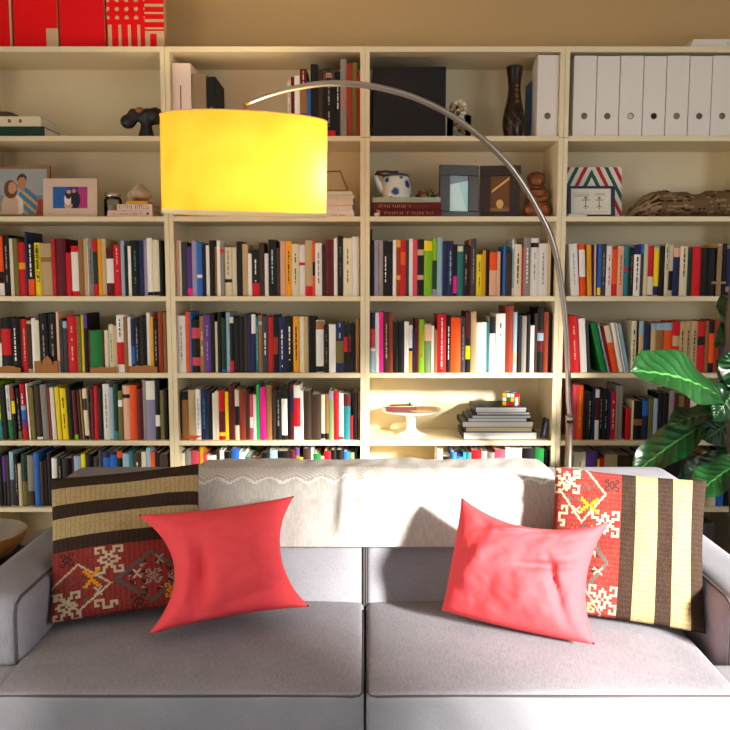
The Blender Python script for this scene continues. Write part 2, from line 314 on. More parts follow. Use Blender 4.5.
BOOKS = """
1,1,-314,15,221,0,E,,H0.22-0.82,1
1,1,-299,13,235,0,M,,,1
1,1,-286,23,240,0,W,,,1
1,1,-263,29,266,0,M,X0.34-0.72,J0.74-0.97,1
1,1,-234,14,218,0,B,,,1
1,1,-220,31,285,0,K,,,1
1,1,-189,17,266,0,U,,,1
1,1,-172,52,268,0,K,R0.01-0.09,H0.15-0.73,1
1,1,-120,20,259,0,K,,W0.35-0.76,1
1,1,-100,26,304,0,H,,O0.39-0.64,1
1,1,-74,23,290,0,m,,,1
1,1,-51,22,292,0,I,,,1
1,1,-29,9,254,0,R,,,1
0,3,-1514,20,246,0,O,K0.22-0.41 W0.01-0.21,,1
0,3,-1494,26,251,0,K,,H0.22-0.82,1
0,3,-1468,14,236,0,E,,,0
0,3,-1454,20,236,0,I,,,1
0,3,-1434,29,221,0,R,A0.50-0.62,,1
0,3,-1404,10,264,0,N,,,0
0,3,-1394,26,216,0,K,O0.01-0.32,W0.37-0.98,1
0,3,-1368,27,219,0,Y,,K0.34-0.97,1
0,3,-1340,45,216,0,F,X0.65-0.74,,1
0,3,-1295,14,237,0,R,,,0
0,3,-1281,45,236,0,M,,,1
0,3,-1236,20,179,0,R,,,1
0,3,-1215,30,206,0,R,W0.10-0.88,,1
0,3,-1185,24,234,0,X,,,1
0,3,-1161,13,234,0,F,,,0
0,3,-1148,4,241,0,W,,,0
0,3,-1144,20,234,0,H,,D0.22-0.82,1
0,3,-1124,19,231,0,R,Z0.21-0.79,,1
0,3,-1105,16,235,0,A,,,1
0,3,-1089,19,235,0,F,,,1
0,3,-1070,30,197,0,M,W0.27-0.78,,1
0,3,-1040,31,209,0,R,,J0.48-0.95,1
0,3,-1009,14,229,0,S,,,0
0,3,-995,14,209,0,K,,,0
0,3,-981,13,206,0,W,,,0
0,3,-968,35,229,0,K,,T0.22-0.82,1
0,3,-932,16,229,0,N,,,1
0,3,-916,14,228,0,Q,,,0
0,3,-902,23,239,0,W,K0.01-0.07,,1
0,3,-878,28,231,0,E,K0.01-0.08,,1
0,3,-850,15,228,0,K,,,0
1,3,-781,10,228,0,J,,,0
1,3,-770,11,228,0,W,,,0
1,3,-759,24,222,0,D,,,1
1,3,-735,20,203,0,V,P0.01-0.16,,1
1,3,-715,20,228,0,Q,,,1
1,3,-695,22,220,0,B,W0.34-0.40,,1
1,3,-673,16,211,0,K,,,1
1,3,-657,14,209,0,W,,,0
1,3,-643,23,229,0,K,,,1
1,3,-620,8,203,0,X,,,0
1,3,-612,14,228,0,W,,,0
1,3,-598,17,200,0,H,R0.89-0.97,,1
1,3,-581,30,200,0,E,K0.28-0.35,H0.44-0.94,1
1,3,-550,19,200,0,E,,,1
1,3,-531,24,224,0,K,,,1
1,3,-507,23,214,0,F,,,1
1,3,-484,16,175,0,W,,,0
1,3,-468,31,192,0,K,R0.01-0.28,W0.31-0.78,1
1,3,-437,21,220,0,U,,,1
1,3,-416,17,175,0,W,,,0
1,3,-399,32,232,0,K,,S0.22-0.82,1
1,3,-367,16,198,0,U,,,0
1,3,-351,23,224,0,J,,,1
1,3,-328,25,226,0,A,,U0.22-0.82,1
1,3,-303,31,214,0,E,,I0.22-0.82,1
1,3,-272,24,210,0,W,R0.60-0.66,,1
1,3,-248,31,229,0,F,R0.00-0.18,,1
1,3,-217,11,223,0,O,K0.38-0.63,,0
1,3,-206,28,217,0,W,,H0.22-0.82,1
1,3,-178,13,207,0,U,,,0
1,3,-165,35,232,0,M,,,1
1,3,-129,16,238,0,W,,,1
1,3,-113,22,247,0,K,,T0.22-0.82,1
1,3,-91,38,237,0,E,,I0.22-0.82,1
1,3,-53,30,244,0,W,,,1
2,3,23,7,275,0,K,,,0
2,3,30,8,230,0,K,,,0
2,3,38,19,230,0,Q,,,1
2,3,57,18,230,0,H,,,1
2,3,75,20,227,0,K,,W0.25-0.72,1
2,3,95,19,224,0,K,,,1
2,3,115,15,230,0,W,,,0
2,3,130,17,230,0,m,A0.87-1.00 A0.29-0.37,,1
2,3,147,21,230,0,R,O0.56-0.79,,1
2,3,168,14,230,0,D,,,0
2,3,182,16,236,0,W,,,1
2,3,198,19,231,0,C,,,1
2,3,217,27,233,0,K,F0.72-0.82 F0.29-0.37,,1
2,3,244,34,227,0,L,Y0.82-1.00,,1
2,3,278,20,236,0,L,Z0.12-0.62 Q0.01-0.11,,1
2,3,298,22,242,0,S,,,1
2,3,320,21,226,0,N,,,1
2,3,341,24,226,0,N,,S0.22-0.82,1
2,3,365,16,213,0,K,P0.05-0.39,,0
2,3,382,24,213,0,T,E0.86-0.96,,1
2,3,406,23,208,0,K,,H0.22-0.82,1
2,3,429,9,233,0,M,X0.89-1.00,,0
2,3,438,21,236,0,D,,H0.22-0.82,1
2,3,460,27,171,0,Y,,X0.22-0.82,1
2,3,487,13,188,0,A,,,0
2,3,500,15,191,0,K,,,0
2,3,515,32,180,0,O,J0.01-0.59,,1
2,3,547,13,183,0,J,,,0
2,3,560,11,180,0,K,,,0
2,3,571,11,205,0,B,,,0
2,3,583,26,180,0,U,,,1
2,3,609,8,233,0,S,W0.84-1.00 W0.01-0.14,,0
2,3,617,30,213,0,E,,K0.22-0.82,1
2,3,647,9,199,0,R,,,0
2,3,656,28,241,0,H,,W0.22-0.82,1
2,3,684,34,238,0,W,K0.84-0.92,H0.28-0.75,1
2,3,718,37,216,0,W,,H0.22-0.82,1
2,3,755,14,236,0,F,,,0
2,3,769,13,196,0,K,,,0
3,3,855,35,214,-4,W,,S0.22-0.82,1
3,3,893,25,214,-3,O,W0.37-0.89,,1
3,3,922,19,211,-2,A,,,1
3,3,944,3,211,-1,V,,,0
3,3,951,8,211,-1,J,,,0
3,3,963,14,214,0,B,Y0.02-0.16,,0
3,3,977,21,214,0,D,,H0.22-0.82,1
3,3,998,23,206,0,W,,C0.22-0.82,1
3,3,1021,23,201,0,R,O0.25-0.95,,1
3,3,1044,26,206,0,J,,X0.22-0.82,1
3,3,1070,23,211,0,T,R0.50-0.56,,1
3,3,1093,18,201,0,K,,I0.22-0.82,1
3,3,1111,28,206,0,W,N0.83-1.00,K0.09-0.78,1
3,3,1139,14,214,0,D,B0.82-1.00,,0
3,3,1153,17,214,0,E,,,1
3,3,1170,24,206,0,R,E0.02-0.39,,1
3,3,1194,24,206,0,S,Y0.21-0.95 N0.02-0.19,,1
3,3,1218,21,206,0,K,,,1
3,3,1239,17,214,0,E,,K0.52-0.94,1
3,3,1257,18,211,0,E,K0.11-0.49,,1
3,3,1275,27,201,0,N,J0.80-0.99,,1
3,3,1302,32,205,0,E,,M0.39-0.96,1
3,3,1334,19,196,0,Z,,,1
3,3,1353,36,203,0,R,,,1
3,3,1389,31,198,0,K,,,1
3,3,1420,34,198,0,K,,,1
3,3,1454,22,216,0,F,,,1
3,3,1476,18,216,0,K,,,1
3,3,1494,28,214,0,N,H0.91-0.99 H0.08-0.18,,1
0,4,-1530,11,124,0,W,,,0
0,4,-1519,40,229,0,K,R0.32-0.80,,1
0,4,-1478,36,227,0,K,,W0.22-0.82,1
0,4,-1442,10,224,0,M,,,0
0,4,-1432,20,224,0,R,,J0.22-0.82,1
0,4,-1412,21,217,0,F,U0.07-0.94,,1
0,4,-1391,17,228,0,W,,,1
0,4,-1374,15,219,0,E,,,0
0,4,-1359,36,247,0,K,,H0.22-0.82,1
0,4,-1323,36,247,0,K,,H0.22-0.82,1
0,4,-1287,11,254,0,J,,,0
0,4,-1276,14,224,0,D,,,0
0,4,-1261,18,217,0,D,S0.86-0.99,,1
0,4,-1243,40,236,0,R,,J0.22-0.82,1
0,4,-1203,17,235,0,I,,,1
0,4,-1186,11,240,0,Y,,,0
0,4,-1174,16,247,0,K,V0.75-1.00,,1
0,4,-1158,9,178,0,M,,,0
0,4,-1149,51,176,0,G,,,1
0,4,-1098,10,161,0,M,,,0
0,4,-1088,17,177,0,E,,,0
0,4,-1071,21,201,0,E,,H0.22-0.82,1
0,4,-1050,13,196,0,F,,,0
0,4,-1037,30,241,0,W,R0.14-0.53,K0.62-0.93,1
0,4,-1006,16,230,0,X,,,1
0,4,-990,13,233,0,W,,,0
0,4,-977,15,224,0,N,B0.16-0.49,,0
0,4,-962,20,230,0,K,,H0.22-0.82,1
0,4,-942,30,235,0,K,,,1
0,4,-912,15,250,0,W,,,1
0,4,-897,13,233,0,A,,,0
0,4,-884,21,218,0,K,,H0.22-0.82,1
0,4,-863,18,254,0,m,,,1
0,4,-844,15,252,0,X,,,1
1,4,-783,35,238,0,W,,Q0.22-0.82,1
1,4,-747,16,254,0,O,,,1
1,4,-731,7,252,0,B,,,0
1,4,-724,34,221,0,K,C0.65-0.85 C0.13-0.29,,1
1,4,-690,19,235,0,X,,E0.27-0.73,1
1,4,-671,26,242,0,V,,Q0.22-0.82,1
1,4,-645,19,247,0,K,,,1
1,4,-626,10,213,0,E,,,0
1,4,-616,17,250,0,K,,,1
1,4,-599,19,230,0,Z,B0.01-0.06,,1
1,4,-580,16,252,0,S,,,1
1,4,-564,16,233,0,K,E0.89-1.00 R0.01-0.21,,1
1,4,-547,24,230,0,K,,,1
1,4,-523,19,230,0,K,,,1
1,4,-504,14,244,0,U,,,0
1,4,-490,16,247,0,N,,,1
1,4,-474,18,244,0,N,W0.67-1.00,,1
1,4,-456,11,233,0,T,,S0.22-0.82,0
1,4,-444,14,241,0,X,S0.83-0.89,,0
1,4,-430,27,235,0,D,,W0.32-0.71,1
1,4,-403,20,233,0,R,,,1
1,4,-383,20,241,0,K,m0.32-0.62,,1
1,4,-363,33,233,0,N,,W0.10-0.77,1
1,4,-330,30,235,0,K,,W0.22-0.82,1
1,4,-300,25,235,0,A,,U0.22-0.82,1
1,4,-274,22,234,0,E,,,1
1,4,-252,16,234,0,F,,,1
1,4,-235,16,235,0,K,,,1
1,4,-219,14,233,0,K,,,0
1,4,-205,33,218,0,W,X0.83-0.99 K0.01-0.12,,1
1,4,-171,20,196,0,K,,I0.22-0.82,1
1,4,-151,29,202,0,W,,,1
1,4,-122,33,210,0,N,I0.19-0.63,S0.66-0.99,1
1,4,-89,17,207,0,K,R0.42-0.72,,1
1,4,-72,20,207,0,K,,R0.42-0.75,1
1,4,-52,13,207,0,K,,,0
1,4,-39,16,221,0,X,,,0
2,4,22,21,250,0,S,N0.73-1.00 C0.42-0.73 W0.36-0.40,,1
2,4,43,16,250,0,W,,,1
2,4,59,18,254,0,P,,,1
2,4,78,23,250,0,U,,F0.22-0.82,1
2,4,101,16,247,0,m,,,1
2,4,118,21,213,0,K,,,1
2,4,139,25,213,0,K,,,1
2,4,164,19,214,0,W,,,1
2,4,183,16,198,0,W,K0.45-0.52 A0.00-0.44,,0
2,4,199,10,187,0,N,,,0
2,4,210,14,224,0,M,,,0
2,4,224,24,223,0,L,,O0.22-0.82,1
2,4,248,29,207,0,a,J0.64-0.97,,1
2,4,277,12,196,0,W,,,0
2,4,289,13,181,0,X,,,0
2,4,302,37,244,0,R,,W0.07-0.94,1
2,4,340,19,235,0,K,,W0.22-0.82,1
2,4,359,41,230,0,O,,,1
2,4,400,20,233,0,D,,H0.22-0.82,1
2,4,420,21,255,0,K,M0.56-0.99 Y0.22-0.44,,1
2,4,441,23,255,0,F,,,1
2,4,464,43,210,0,W,,,1
2,4,507,11,210,0,T,,,0
2,4,519,26,235,0,W,K0.70-1.00,,1
2,4,545,40,247,0,W,,K0.63-0.84,1
2,4,585,34,278,0,m,,,1
2,4,619,16,252,0,S,J0.14-0.34,,1
2,4,635,19,241,0,K,,,1
2,4,654,20,237,0,H,,,1
2,4,674,16,241,0,K,,,1
2,4,690,17,197,0,W,,,0
2,4,707,13,247,0,U,,,0
2,4,720,26,272,0,K,M0.32-0.65 S0.49-0.61,,1
2,4,746,20,254,0,m,,,1
2,4,766,17,247,0,K,,,1
3,4,829,17,237,0,M,,,1
3,4,864,37,237,-4,R,,F0.22-0.82,1
3,4,904,28,227,-4,W,,,1
3,4,935,10,209,-4,D,,,0
3,4,990,25,212,-14,G,,,1
3,4,1020,7,207,-14,S,,,0
3,4,1030,5,177,-13,R,,,0
3,4,1039,24,201,-13,O,E0.63-0.99,,1
3,4,1066,17,211,-12,W,,,1
3,4,1088,6,211,-12,W,,,0
3,4,1097,12,208,-12,S,,,0
3,4,1113,22,216,0,E,,K0.22-0.82,1
3,4,1135,8,216,0,K,,,0
3,4,1143,20,216,0,F,S0.73-1.00,,1
3,4,1163,27,203,0,N,,,1
3,4,1194,21,206,0,F,S0.88-1.00,,1
3,4,1215,34,209,0,X,S0.85-0.99,,1
3,4,1249,34,209,0,O,S0.85-1.00,,1
3,4,1283,31,214,0,R,F0.52-0.72,,1
3,4,1314,22,214,0,F,,U0.22-0.82,1
3,4,1336,25,216,0,F,,U0.22-0.82,1
3,4,1361,27,216,0,F,,U0.22-0.82,1
3,4,1388,31,214,0,R,K0.54-0.71,,1
3,4,1419,18,216,0,X,,,1
3,4,1437,22,211,0,K,O0.19-0.78,,1
3,4,1459,25,219,0,m,,,1
3,4,1484,20,211,0,D,M0.10-0.27,,1
3,4,1504,34,193,0,F,,,1
0,5,-1544,12,245,-2,L,T0.00-0.36,,0
0,5,-1528,20,230,-2,K,,,1
0,5,-1505,17,232,-2,W,G0.00-0.37,H0.40-0.94,1
0,5,-1484,15,224,-2,K,m0.77-1.00 Y0.50-0.74,,0
0,5,-1466,17,219,-2,K,I0.00-0.16,H0.21-0.81,1
0,5,-1445,20,238,-2,R,S0.53-0.61 B0.37-0.53 V0.24-0.37,W0.64-0.83,1
0,5,-1421,7,238,-2,W,,,0
0,5,-1411,19,224,-2,I,,,1
0,5,-1388,25,230,-2,U,W0.00-0.05,,1
0,5,-1360,26,235,-2,H,,,1
0,5,-1331,8,219,-2,m,,,0
0,5,-1320,17,222,-2,W,,,1
0,5,-1299,17,224,-2,Y,,,1
0,5,-1278,25,219,-2,Y,,K0.22-0.82,1
0,5,-1249,19,230,-2,K,,,1
0,5,-1227,16,211,-2,M,L0.00-0.10,,0
0,5,-1207,10,211,-2,U,,,0
0,5,-1194,7,214,-2,X,,,0
0,5,-1184,18,217,-2,E,D0.58-0.81 K0.00-0.08,,1
0,5,-1158,16,216,0,M,,,0
0,5,-1142,17,228,0,R,,,1
0,5,-1124,19,222,0,K,,,1
0,5,-1105,28,237,0,W,,H0.22-0.82,1
0,5,-1077,16,222,0,S,,,1
0,5,-1061,20,239,0,Z,T0.00-0.15,,1
0,5,-1040,19,208,0,I,W0.68-0.82,,1
0,5,-1021,31,231,0,J,K0.77-0.84,,1
0,5,-990,29,232,0,O,,,1
0,5,-961,25,216,0,M,,,1
0,5,-936,14,254,0,H,,,1
0,5,-922,38,251,0,Q,W0.68-1.00,,1
0,5,-884,20,251,0,K,W0.23-0.42,,1
0,5,-864,16,210,0,I,,,0
0,5,-848,14,210,0,K,,,0
1,5,-773,29,208,0,X,K0.82-0.99,,1
1,5,-744,29,213,0,F,,,1
1,5,-715,22,215,0,W,,S0.22-0.82,1
1,5,-693,30,213,0,N,,T0.22-0.82,1
1,5,-663,19,208,0,K,,,1
1,5,-644,12,199,0,W,,,0
1,5,-632,16,208,0,E,,,0
1,5,-616,27,210,0,R,M0.17-0.58 Y0.08-0.15,,1
1,5,-589,14,205,0,Y,,,0
1,5,-574,25,228,0,M,,,1
1,5,-549,19,213,0,E,K0.29-0.67,,1
1,5,-529,26,210,0,m,,,1
1,5,-503,16,210,0,U,,,0
1,5,-487,16,193,0,C,W0.26-0.50,,0
1,5,-471,13,193,0,W,,,0
1,5,-458,15,234,0,g,,,1
1,5,-442,25,225,0,P,,,1
1,5,-416,23,234,0,X,,,1
1,5,-393,16,208,0,U,,,0
1,5,-377,24,208,0,K,,H0.22-0.82,1
1,5,-352,25,216,0,K,W0.09-0.81,,1
1,5,-327,13,234,0,K,,,0
1,5,-314,14,237,0,M,N0.52-0.87,,0
1,5,-300,28,232,0,W,R0.24-0.77,,1
1,5,-272,13,210,0,W,,,0
1,5,-259,33,208,0,U,,,1
1,5,-226,41,193,0,U,,,1
1,5,-185,16,193,0,E,K0.02-0.14,,0
1,5,-169,17,194,0,X,K0.01-0.14,,0
1,5,-152,20,208,0,a,Q0.83-0.99,,1
1,5,-132,22,205,0,R,,,1
1,5,-110,19,198,0,W,R0.01-0.07,,1
1,5,-91,30,196,0,T,M0.73-0.99,,1
1,5,-61,10,103,0,R,,,0
1,5,-51,22,202,0,K,,,1
1,5,-29,8,202,0,X,,,0
3,5,874,18,235,0,C,,,1
3,5,893,27,232,0,O,,A0.22-0.82,1
3,5,920,16,203,0,K,,,0
3,5,936,21,203,0,K,,H0.22-0.82,1
3,5,958,12,219,0,N,,,0
3,5,970,18,214,0,W,M0.39-0.84,,1
3,5,988,16,209,0,K,,H0.22-0.82,1
3,5,1005,21,209,0,K,,H0.22-0.82,1
3,5,1026,10,203,0,N,,,0
3,5,1036,22,203,0,R,,J0.22-0.82,1
3,5,1058,11,230,0,H,,,0
3,5,1070,16,230,0,H,,,1
3,5,1101,23,135,0,R,,,0
3,5,1125,8,167,0,E,,,0
3,5,1133,36,167,0,K,X0.37-0.53,,1
3,5,1169,25,172,0,N,B0.60-0.97,,1
3,5,1195,21,174,0,I,,,0
3,5,1216,19,174,0,S,,,0
3,5,1235,22,198,0,K,,,0
3,5,1257,22,198,0,K,,,0
3,5,1280,24,209,0,H,,,0
3,5,1304,17,195,0,M,,,0
3,5,1321,24,188,0,I,,,0
3,5,1346,24,181,0,M,,,0
3,5,1370,28,167,0,E,,,0
3,5,1398,42,167,0,K,,,0
3,5,1440,21,167,0,F,,,0
3,5,1461,34,188,0,K,,,0
3,5,1495,52,181,0,U,,,0
0,6,-1558,16,220,0,K,,,1
0,6,-1541,16,217,0,V,K0.02-0.48,,0
0,6,-1525,15,220,0,U,,,0
0,6,-1510,18,235,0,S,D0.02-0.49,,1
0,6,-1492,16,220,0,K,,H0.22-0.82,1
0,6,-1476,15,184,0,E,,,0
0,6,-1461,26,226,0,Z,I0.02-0.47,,1
0,6,-1435,29,220,0,H,U0.02-0.30,,1
0,6,-1406,23,232,0,B,,,1
0,6,-1382,18,196,0,U,,,0
0,6,-1364,12,196,0,K,,,0
0,6,-1352,19,232,0,K,,,0
0,6,-1333,23,207,0,W,,,0
0,6,-1309,23,208,0,K,,H0.22-0.82,0
0,6,-1286,38,208,0,K,,,0
0,6,-1248,13,220,0,M,,,0
0,6,-1235,31,217,0,S,,,0
0,6,-1204,18,226,0,Y,,,0
0,6,-1186,31,226,0,K,,,0
0,6,-1154,22,214,0,D,,,0
0,6,-1130,18,243,0,D,,,0
0,6,-1112,32,235,0,B,N0.90-1.00,,0
0,6,-1080,28,238,0,B,N0.93-1.00,,0
0,6,-1052,23,239,0,K,O0.87-1.00,,0
0,6,-1029,27,229,0,S,,,0
0,6,-1001,18,239,0,T,,,0
0,6,-983,34,232,0,U,,W0.22-0.82,0
0,6,-949,20,235,0,E,,,0
0,6,-928,18,252,0,S,,,0
0,6,-910,18,232,0,O,,,0
0,6,-892,22,232,0,K,,,0
0,6,-870,33,226,0,U,,,0
1,6,-783,19,229,0,E,,,0
1,6,-763,25,238,0,H,,,0
1,6,-738,35,238,0,C,,,0
1,6,-702,16,254,0,A,,,0
1,6,-686,16,226,0,C,,,0
1,6,-670,40,220,0,W,,,0
1,6,-630,14,243,0,U,,,0
1,6,-616,18,243,0,W,,,0
1,6,-598,32,235,0,K,,,0
1,6,-566,32,249,0,B,,,0
1,6,-534,26,235,0,W,,,0
1,6,-508,26,214,0,T,,,0
1,6,-481,20,211,0,m,,,0
1,6,-461,26,211,0,K,,,0
1,6,-435,28,232,0,K,,,0
1,6,-404,33,243,0,S,,,0
1,6,-371,54,238,0,K,,,1
1,6,-317,22,241,0,M,,,0
1,6,-295,16,249,0,X,V0.88-1.00,,0
1,6,-279,16,211,0,Y,,,0
1,6,-262,33,249,0,U,,,0
1,6,-229,9,252,0,W,,,0
1,6,-220,32,226,0,G,,,0
1,6,-188,15,217,0,J,,,0
1,6,-173,29,238,0,R,,,0
1,6,-144,23,243,0,K,,,0
1,6,-121,30,243,0,K,,,0
1,6,-90,25,235,0,B,,,0
1,6,-65,20,232,0,a,,,0
1,6,-45,16,238,0,K,,,0
2,6,308,22,246,0,W,,,0
2,6,330,39,215,0,K,,,0
2,6,369,20,233,0,B,,,0
2,6,390,26,213,0,B,,,0
2,6,416,12,233,0,T,,,0
2,6,428,23,233,0,T,,,0
2,6,451,43,242,0,R,,,0
2,6,494,24,238,0,W,,K0.22-0.82,0
2,6,518,32,233,0,H,,,0
2,6,550,45,246,0,C,,,0
2,6,595,19,255,0,E,,,0
2,6,614,53,251,0,W,,,1
2,6,668,53,251,0,K,,S0.22-0.82,1
2,6,721,38,251,0,G,,,0
2,6,760,23,242,0,K,,,0
3,6,887,49,235,0,E,,I0.22-0.82,0
3,6,936,51,235,0,V,,,0
3,6,987,9,204,0,Y,,,0
3,6,996,20,210,0,R,,,0
3,6,1016,55,225,0,F,,,0
3,6,1071,60,220,0,U,,,0
3,6,1131,44,220,0,K,,,0
3,6,1175,55,225,0,U,,,0
3,6,1230,50,218,0,M,,,0
3,6,1280,59,222,0,K,,,0
3,6,1339,50,224,0,U,,,0
3,6,1389,40,220,0,M,,,0
3,6,1429,35,235,0,F,,,0
3,6,1464,34,220,0,E,,K0.22-0.82,0
3,6,1498,30,220,0,B,,,0
3,6,1528,35,230,0,K,,,0
"""
import mathutils.noise as mn
# ------------------------------------------------------------------ room
FRONT = 3.27; BACK = FRONT+0.28
SZ = {1: 2.027, 2: 1.7065, 3: 1.3815, 4: 1.062, 5: 0.776, 6: 0.4885}   # shelf tops
TOPZ = 2.3758
RX, LX, RY, CZ = 2.6, -2.6, -3.0, 2.95
struct(MB().box(LX-.1, RX+.1, RY, BACK+.12, -.1, 0).build('floor', M['floor']))
struct(MB().box(LX-.1, RX+.1, RY, BACK+.12, CZ, CZ+.1).build('ceiling', M['ceil']))
struct(MB().box(LX-.1, RX+.1, BACK+.02, BACK+.12, 0, CZ).build('wall_back', M['wall']))
struct(MB().box(LX-.1, LX, RY, BACK+.02, 0, CZ).build('wall_left', M['wall_side']))
WY0, WY1, WZ0, WZ1 = -1.15, .95, .98, 2.24          # the window opening in the right wall
struct(MB().box(RX, RX+.1, RY, WY0, 0, CZ).box(RX, RX+.1, WY1, BACK+.02, 0, CZ)
       .box(RX, RX+.1, WY0, WY1, 0, WZ0).box(RX, RX+.1, WY0, WY1, WZ1, CZ).build('wall_right', M['wall_side']))
wf = MB()
for (a, b, c, d) in ((WY0, WY0+.05, WZ0, WZ1), (WY1-.05, WY1, WZ0, WZ1), (WY0, WY1, WZ0, WZ0+.05), (WY0, WY1, WZ1-.05, WZ1)):
    wf.box(RX+.02, RX+.07, a, b, c, d)
struct(wf.build('window_1', M['white']))

# ------------------------------------------------------------------ bookcases
CW = 0.802
CASES = [('left', -1.5*CW), ('centre-left', -.5*CW), ('centre-right', .5*CW), ('right', 1.5*CW)]
CASE_LABEL = ['cream bookcase at the far left, red panels standing on its top',
              'cream bookcase behind the yellow lampshade',
              'cream bookcase holding the dark vase and the white cake stand',
              'cream bookcase at the far right, row of white magazine files on its upper shelf']
def bookcase(i):
    cx = CASES[i][1]
    t = thing('bookcase', CASE_LABEL[i], 'bookcase', (cx, FRONT, 0), group='bookcases along the back wall')
    w = CW/2-.0005
    for s in (-1, 1):
        x0, x1 = (-w, -w+.0185) if s < 0 else (w-.0185, w)
        MB().box(x0, x1, 0, .28, 0, 2.02).box(x0, x1, 0, .28, 2.0215, TOPZ).build('side_panel', M['case'], t, bevel=.0008)
    MB().box(-w+.0185, w-.0185, 0.001, .28, TOPZ-.021, TOPZ).build('top_panel', M['case'], t, bevel=.0008)
    MB().box(-w+.0185, w-.0185, .272, .28, .05, TOPZ-.021).build('back_panel', M['case'], t)
    for k in (1, 2, 3, 4, 5, 6):
        MB().box(-w+.0185, w-.0185, 0.0015, .272, SZ[k]-.0205, SZ[k]).build('shelf', M['case'], t, bevel=.0012)
    MB().box(-w+.0185, w-.0185, 0.0015, .272, .065, .085).build('shelf', M['case'], t)
    MB().box(-w+.0185, w-.0185, .01, .03, 0, .065).build('plinth', M['case'], t)
    return t
for i in range(4): bookcase(i)

# ------------------------------------------------------------------ books
ROWNAME = {1: 'top', 2: 'second', 3: 'third', 4: 'fourth', 5: 'fifth', 6: 'sixth'}
ORD = ['', 'first', 'second', 'third', 'fourth', 'fifth', 'sixth', 'seventh', 'eighth', 'ninth', 'tenth', 'eleventh', 'twelfth',
       'thirteenth', 'fourteenth', 'fifteenth']
PAGECOL = lin('d6cab0')
def book_shape(mb, w, h, d, col, bands, let, rnd):
    """spine towards -y at y=0, base at z=0, left edge at x=0"""
    t = .0018 if w > .012 else .0011
    bulge = min(.0045, .16*w) if w > .014 else .0006
    base = RGB[col]
    j = rnd.uniform(.86, 1.12); base = tuple(min(1, c*j) for c in base[:3])+(1,)
    cuts = sorted(set([0.0, 1.0]+[c for b in bands for c in b[1:]]))
    n = 6
    prof = [(w*k/n, -bulge*(1-(2*k/n-1)**2)) for k in range(n+1)]
    for a, b in zip(cuts[:-1], cuts[1:]):
        c = base; mid = (a+b)/2
        for bb in bands:
            if bb[1] <= mid <= bb[2]: c = RGB[bb[0]]
        o = len(mb.v)
        for (x, y) in prof: mb.v.append((x, y, a*h)); mb.v.append((x, y, b*h))
        for k in range(n):
            mb.f.append([o+2*k, o+2*k+2, o+2*k+3, o+2*k+1]); mb.c.append(c)
    o = len(mb.v)                                       # spine edge seen from above and below
    for z in (0, h):
        for (x, y) in prof: mb.v.append((x, y, z))
        mb.v += [(w, t, z), (0, t, z)]
    m_ = n+3
    mb.f.append([o+k for k in reversed(range(m_))]); mb.c.append(base)
    mb.f.append([o+m_+k for k in range(m_)]); mb.c.append(base)
    mb.box(0, t, 0, d, 0, h, base); mb.box(w-t, w, 0, d, 0, h, base)
    mb.box(t, w-t, t*.3, t, 0, h, base)
    if let and w > .009:                                # title words along the spine
        c = RGB[let[0]]; z = let[2]*h; y = -bulge*.93-.0006
        tw = min(.0065, w*.26)
        while z > let[1]*h:
            L = rnd.uniform(.006, .026); z2 = max(z-L, let[1]*h)
            k = rnd.uniform(.6, 1.0)
            x0 = w/2-tw/2*k; x1 = w/2+tw/2*k
            mb.add([(x0, y, z2), (x1, y, z2), (x1, y, z), (x0, y, z)], [(0, 1, 2, 3)], c)
            z = z2-rnd.uniform(.003, .006)
            if rnd.random() < .12: z -= .02
def page_shape(mb, w, h, d):
    t = .0018 if w > .012 else .0011
    mb.box(t, w-t, t, d-.004, .0025, h-.0035, PAGECOL)

